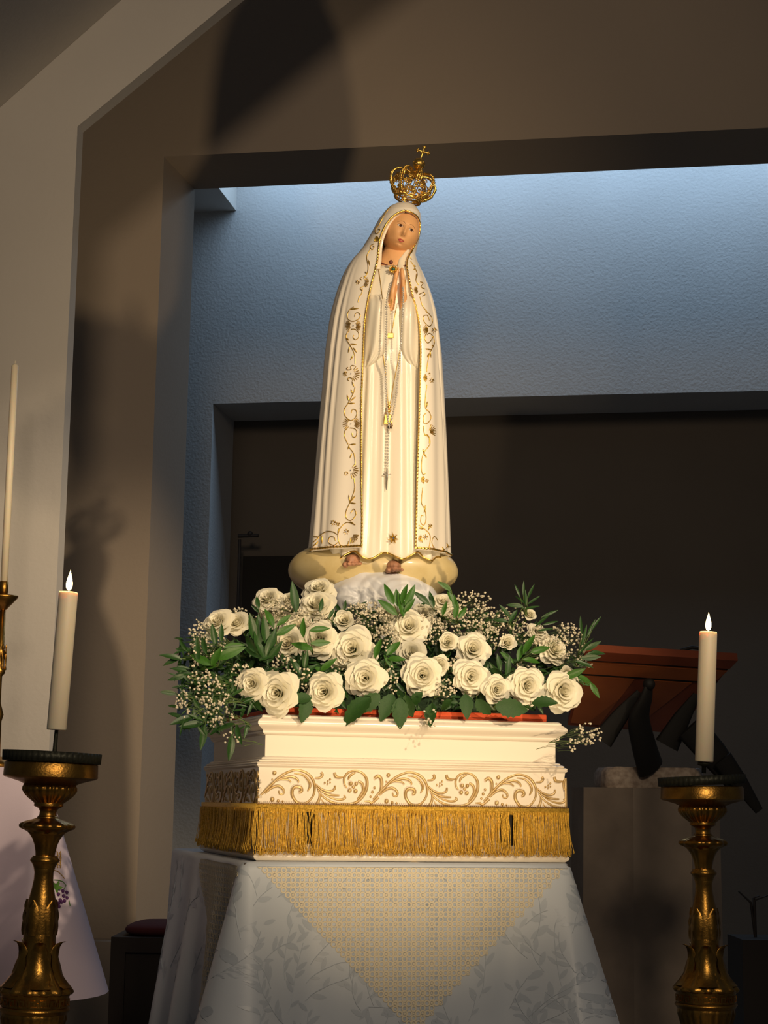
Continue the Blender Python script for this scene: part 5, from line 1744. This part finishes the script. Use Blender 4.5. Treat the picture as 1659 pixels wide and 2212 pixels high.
def on_altar(px, py, off=.002):
    best = None
    lo_s, hi_s, lo_d, hi_d = -.30, .012, .0, .6
    for it in range(4):
        for i in range(25):
            for j in range(25):
                s_, d = lo_s + (hi_s - lo_s) * i / 24, lo_d + (hi_d - lo_d) * j / 24
                p = alt_pt(s_, d, off)
                v = p - EYE
                k = FPX / v.dot(_F)
                e_ = (829.5 + v.dot(_R) * k - px) ** 2 + (1106 - v.dot(_U) * k - py) ** 2 + v.y * 60
                if best is None or e_ < best[0]: best = (e_, s_, d, p)
        ws, wd = (hi_s - lo_s) / 6, (hi_d - lo_d) / 6
        lo_s, hi_s, lo_d, hi_d = best[1] - ws, best[1] + ws, best[2] - wd, best[2] + wd
    return best[3]
# embroidered grapes, leaf and wheat ear
for (x, y) in ((135, 1925), (127, 1932), (144, 1928), (137, 1936), (129, 1944), (145, 1939), (140, 1946), (133, 1948), (126, 1951), (128, 1958)):
    MB().ball(on_altar(x, y), .0058, 8, 5, (1, .4, 1)).build('embroidered_grape', M['grape'], alt_cloth)
lf = MB()
c = on_altar(121, 1916)
pts = []
for k in range(15):
    a = 2 * PI * k / 15; rr = .021 * (.72 + .32 * math.cos(5 * a + .6))
    pts.append(c + Vector((rr * math.cos(a), -.002, rr * math.sin(a))))
lf.fan(pts, c + Vector((0, -.004, 0))); lf.build('embroidered_leaf', M['vine_green'], alt_cloth)
MB().tube([on_altar(x, y) for x, y in ((118, 1900), (126, 1901), (136, 1904), (143, 1913), (138, 1922))], .0013, 5).build('embroidered_vine', M['vine_green'], alt_cloth)
MB().tube([on_altar(x, y) for x, y in ((115, 1879), (125, 1882), (133, 1890), (139, 1898))], .0011, 5).build('embroidered_stalk', M['wheat'], alt_cloth)
wh = MB()
for k in range(7):
    y = 1874 - k * 5
    for sx in (-1, 1):
        p = on_altar(128 + sx * 2.2 - k * .1, y)
        wh.tube([p, p + Vector((sx * .003, -.001, .009))], [.0024, .0008], 5)
tag(wh.build('embroidered_wheat', M['wheat'], alt_cloth), kind='stuff')
tag(MB().tube([on_altar(x, y) for x, y in ((149, 1945), (150, 1952), (152, 1957))], .0013, 5).build('embroidered_tendril', M['vine_green'], alt_cloth))

# ---- tall taper on the altar
YT = 5.72
kx = YT / FPX
bx_ = P(-11, 1650, YT).x
def tz(py): return P(0, py, YT).z - ZA
tap = empty('altar_candlestick', (bx_, YT, ZA + .002), 'ornate antique brass candlestick cut by the left photo edge', 'candlestick')
MB().lathe([(0, 0), (.06, 0), (.062, .008), (.045, .02), (.02, .035), (0, .035)], 28).build('foot', M['gold_old'], tap)
MB().lathe([(0, .03), (.016, .03), (.014, tz(1560)), (.020, tz(1545)), (.009, tz(1520)), (.009, tz(1462)), (.017, tz(1456)), (.018, tz(1448)), (.010, tz(1440)), (.010, tz(1420)), (.019, tz(1412)), (.011, tz(1404)), (.010, tz(1320)), (0, tz(1320))], 24).build('stem', M['gold_old'], tap)
for k in range(6):
    a = 2 * PI * k / 6 + .1
    x, y = .017 * math.cos(a), .017 * math.sin(a)
    MB().lathe([(0, tz(1450)), (.0045, tz(1448)), (.0030, tz(1440)), (.0032, tz(1425)), (.0048, tz(1422)), (.0028, tz(1416)), (.0015, tz(1404)), (.0032, tz(1400)), (0, tz(1392))], 8, origin=(x, y, 0)).build('turret', M['gold_old'], tap)
MB().lathe([(0, tz(1322)), (.012, tz(1318)), (.030, tz(1305)), (.047, tz(1292)), (.048, tz(1288)), (.044, tz(1288)), (.012, tz(1296)), (0, tz(1296))], 32).build('drip_pan', M['gold_old'], tap)
MB().lathe([(0, tz(1296)), (.0135, tz(1296)), (.0145, tz(1258)), (.0125, tz(1257)), (.012, tz(1262)), (0, tz(1262))], 24).build('socket', M['gold_old'], tap)
tp = empty('taper_candle', (bx_, YT, ZA + .002 + tz(1262) + .0005), 'tall thin unlit white taper at the left photo edge', 'candle')
hgt = tz(792) - tz(1262)
MB().lathe([(0, 0), (.0118, 0), (.0122, hgt * .5), (.0118, hgt), (.004, hgt + .008), (0, hgt + .009)], 20).build('wax_body', M['wax'], tp)
MB().tube([(0, 0, hgt + .006), (0, 0, hgt + .018)], .0016, 6).build('wick', M['wax'], tp)

# ---- dark stool with burgundy cushion
YQ = 6.15
s0_ = P(240, 2024, YQ); s1_ = P(262, 2003, YQ)
stool = empty('stool', (s0_.x + .28, YQ + .22, 0), 'dark wooden stool with burgundy cushion behind the blue tablecloth', 'stool')
hz2 = s0_.z
MB().box(-.28, .28, -.22, .22, hz2 - .05, hz2).build('seat_frame', M['wood_dark'], stool, smooth=False)
MB().box(-.265, .265, -.205, .205, .06, hz2 - .05).build('front_panel', M['wood_dark'], stool, smooth=False)
for sx in (-1, 1):
    for sy in (-1, 1):
        MB().box(sx * .255 - .025, sx * .255 + .025, sy * .195 - .025, sy * .195 + .025, 0, hz2 - .05).build('leg', M['wood_dark'], stool, smooth=False)
cu = MB()
rows = []
for (o, z) in ((-.02, 0), (.0, .008), (.006, .02), (0, .03), (-.03, .038), (-.1, .042)):
    rows.append([((.245 + o) * math.copysign(abs(math.cos(a)) ** .35, math.cos(a)), (.19 + o) * math.copysign(abs(math.sin(a)) ** .35, math.sin(a)), hz2 + z + .0005) for a in [2 * PI * k / 48 for k in range(48)]])
cu.grid(rows, close_u=True); cu.fan(rows[-1], (0, 0, hz2 + .043))
cu.build('cushion', M['burgundy'], stool)

# ---- stone lectern with wooden reading desk
YC = 5.95
cxl = P(1395, 2000, YC).x
zl1 = P(1395, 1702, YC - .2).z; zl2 = P(1400, 1658, YC - .15).z
lec = empty('lectern', (cxl, YC, 0), 'brown marble lectern with granite block and red wooden reading desk', 'lectern')
pr = []
for (r_, z) in ((.255, 0), (.245, zl1 * .5), (.240, zl1)):
    pr.append([(r_ * 1.0 * math.cos(a) * 1.02, r_ * math.sin(a), z) for a in [2 * PI * (k + .5) / 8 + .10 for k in range(8)]])
sh_ = MB().grid(pr, close_u=True); sh_.fan(pr[-1], (0, 0, zl1)); sh_.build('marble_shaft', M['marble'], lec, smooth=False)
x0_ = P(1306, 1680, YC - .15).x - cxl; x1_ = P(1522, 1680, YC - .15).x - cxl
gb = MB()
rng = random.Random(4)
top_ = []
for (z, o) in ((zl1 + .0005, .004), (zl1 + .02, .006), (zl2 - .012, .003), (zl2, -.006)):
    row = []
    for k in range(40):
        a = 2 * PI * k / 40
        ex = math.copysign(abs(math.cos(a)) ** .3, math.cos(a)) * ((x1_ - x0_) / 2 + o); ey = math.copysign(abs(math.sin(a)) ** .3, math.sin(a)) * (.15 + o)
        row.append(((x0_ + x1_) / 2 + ex + rng.uniform(-.003, .003), ey, z + rng.uniform(-.002, .002)))
    top_.append(row)
gb.grid(top_, close_u=True); gb.fan(top_[-1], ((x0_ + x1_) / 2, 0, zl2)); gb.build('granite_block', M['granite'], lec)
def LP_(px, py, Y):
    p = P(px, py, Y); return Vector((p.x - cxl, p.y - YC, p.z))
def slab(name, quad, th, mat, parent, lift=0.0):
    a, b_, c, d = [Vector(q) for q in quad]
    n = (b_ - a).cross(d - a).normalized()
    if n.y > 0: n = -n
    mb = MB()
    f = [q + n * lift for q in (a, b_, c, d)]
    k = [q - n * th for q in f]
    mb.v = [tuple(q) for q in f + k]
    mb.f = [(0, 1, 2, 3), (7, 6, 5, 4), (0, 4, 5, 1), (1, 5, 6, 2), (2, 6, 7, 3), (3, 7, 4, 0)]
    return mb.build(name, mat, parent, smooth=False)
YD0, YD1 = 5.62, 5.92                                  # top edge of the desk leans towards us
TL, TR = LP_(1262, 1418, YD0), LP_(1578, 1438, YD0)
BRq, BL = LP_(1462, 1584, YD1), LP_(1226, 1566, YD1)
desk = slab('desk_board', (TL, TR, BRq, BL), .022, M['wood_red'], lec)
lerp = lambda a, b_, t: a + (b_ - a) * t
def dq(u0, v0, u1, v1, u2, v2, u3, v3):
    f = lambda u, v: lerp(lerp(TL, TR, u), lerp(BL, BRq, u), v)
    return f(u0, v0), f(u1, v1), f(u2, v2), f(u3, v3)
slab('upper_rail', dq(-.01, -.10, 1.01, -.10, 1.0, .02, .0, .02), .03, M['wood_red'], lec, .008)
slab('lower_rail', dq(0, .06, 1, .06, .97, .22, .0, .22), .01, M['wood_orange'], desk, .006)
slab('inset_panel', dq(.02, .26, .40, .26, .28, .95, .02, .95), .006, M['wood_orange'], desk, .004)
slab('inset_panel', dq(.52, .26, .82, .26, .60, .95, .48, .95), .006, M['wood_orange'], desk, .004)
slab('rail_groove', dq(0, .225, 1, .225, .99, .25, .0, .25), .004, M['dark'], desk, .003)
slab('ledge_groove', dq(0, .025, 1, .025, 1.0, .05, .0, .05), .004, M['dark'], desk, .003)
# dark sculpted support under the desk: rounded head, body and a wing sweeping right
sup = MB()
sup.tube(spline([LP_(1402, 1478, 5.62), LP_(1394, 1510, 5.64), LP_(1380, 1550, 5.68), LP_(1388, 1600, 5.74), LP_(1405, 1660, 5.80)], 5), [.017 * (i < 0) + interp([(0, .016), (4, .028), (9, .044), (14, .046), (20, .052)], i)[0] for i in range(21)], 14, flat=.5)
sup.ball(LP_(1402, 1478, 5.62), .020, 12, 8)
so_ = sup.build('carved_support', M['black_bronze'], lec)
wq = MB()
for (a, b_, w0, w1) in (((1382, 1495), (1300, 1600), .012, .036), ((1505, 1500), (1440, 1610), .012, .040), ((1490, 1570), (1590, 1690), .05, .035), ((1560, 1640), (1640, 1752), .035, .014)):
    p0, p1 = LP_(*a, 5.72), LP_(*b_, 5.76)
    MB().tube([p0, lerp(p0, p1, .5) + Vector((0, 0, .004)), p1], [w0, (w0 + w1) * .55, w1], 10, flat=.22, up=(0, -1, 0)).build('carved_wing', M['black_bronze'], lec)
MB().tube([LP_(1470, 1405, 5.66), LP_(1495, 1398, 5.66), LP_(1520, 1402, 5.66), LP_(1528, 1412, 5.66)], .006, 6).build('reading_lamp_arm', M['black_bronze'], lec)

# ---- dark planter with bare stems at the lower right edge
YB = 7.0
p0 = P(1604, 2030, YB)
pl_ = empty('planter', (p0.x + .2, YB + .15, 0), 'dark low planter with thin stems at the lower right edge', 'planter')
MB().box(-.2, .2, -.15, .15, 0, p0.z).build('box', M['wood_dark'], pl_, smooth=False)
for (x1, y1, x2, y2) in ((1622, 1950, 1595, 1925), (1628, 1940, 1640, 1935), (1630, 1945, 1659, 1934)):
    a_, c_ = P(1632, 2028, YB + .15), P(x1, y1, YB + .15)
    o_ = Vector((p0.x + .2, YB + .15, 0))
    d_ = P(x2, y2, YB + .15)
    MB().tube([a_ - o_, c_ - o_, d_ - o_], [.006, .005, .003], 6).build('stem', M['wood_dark'], pl_)
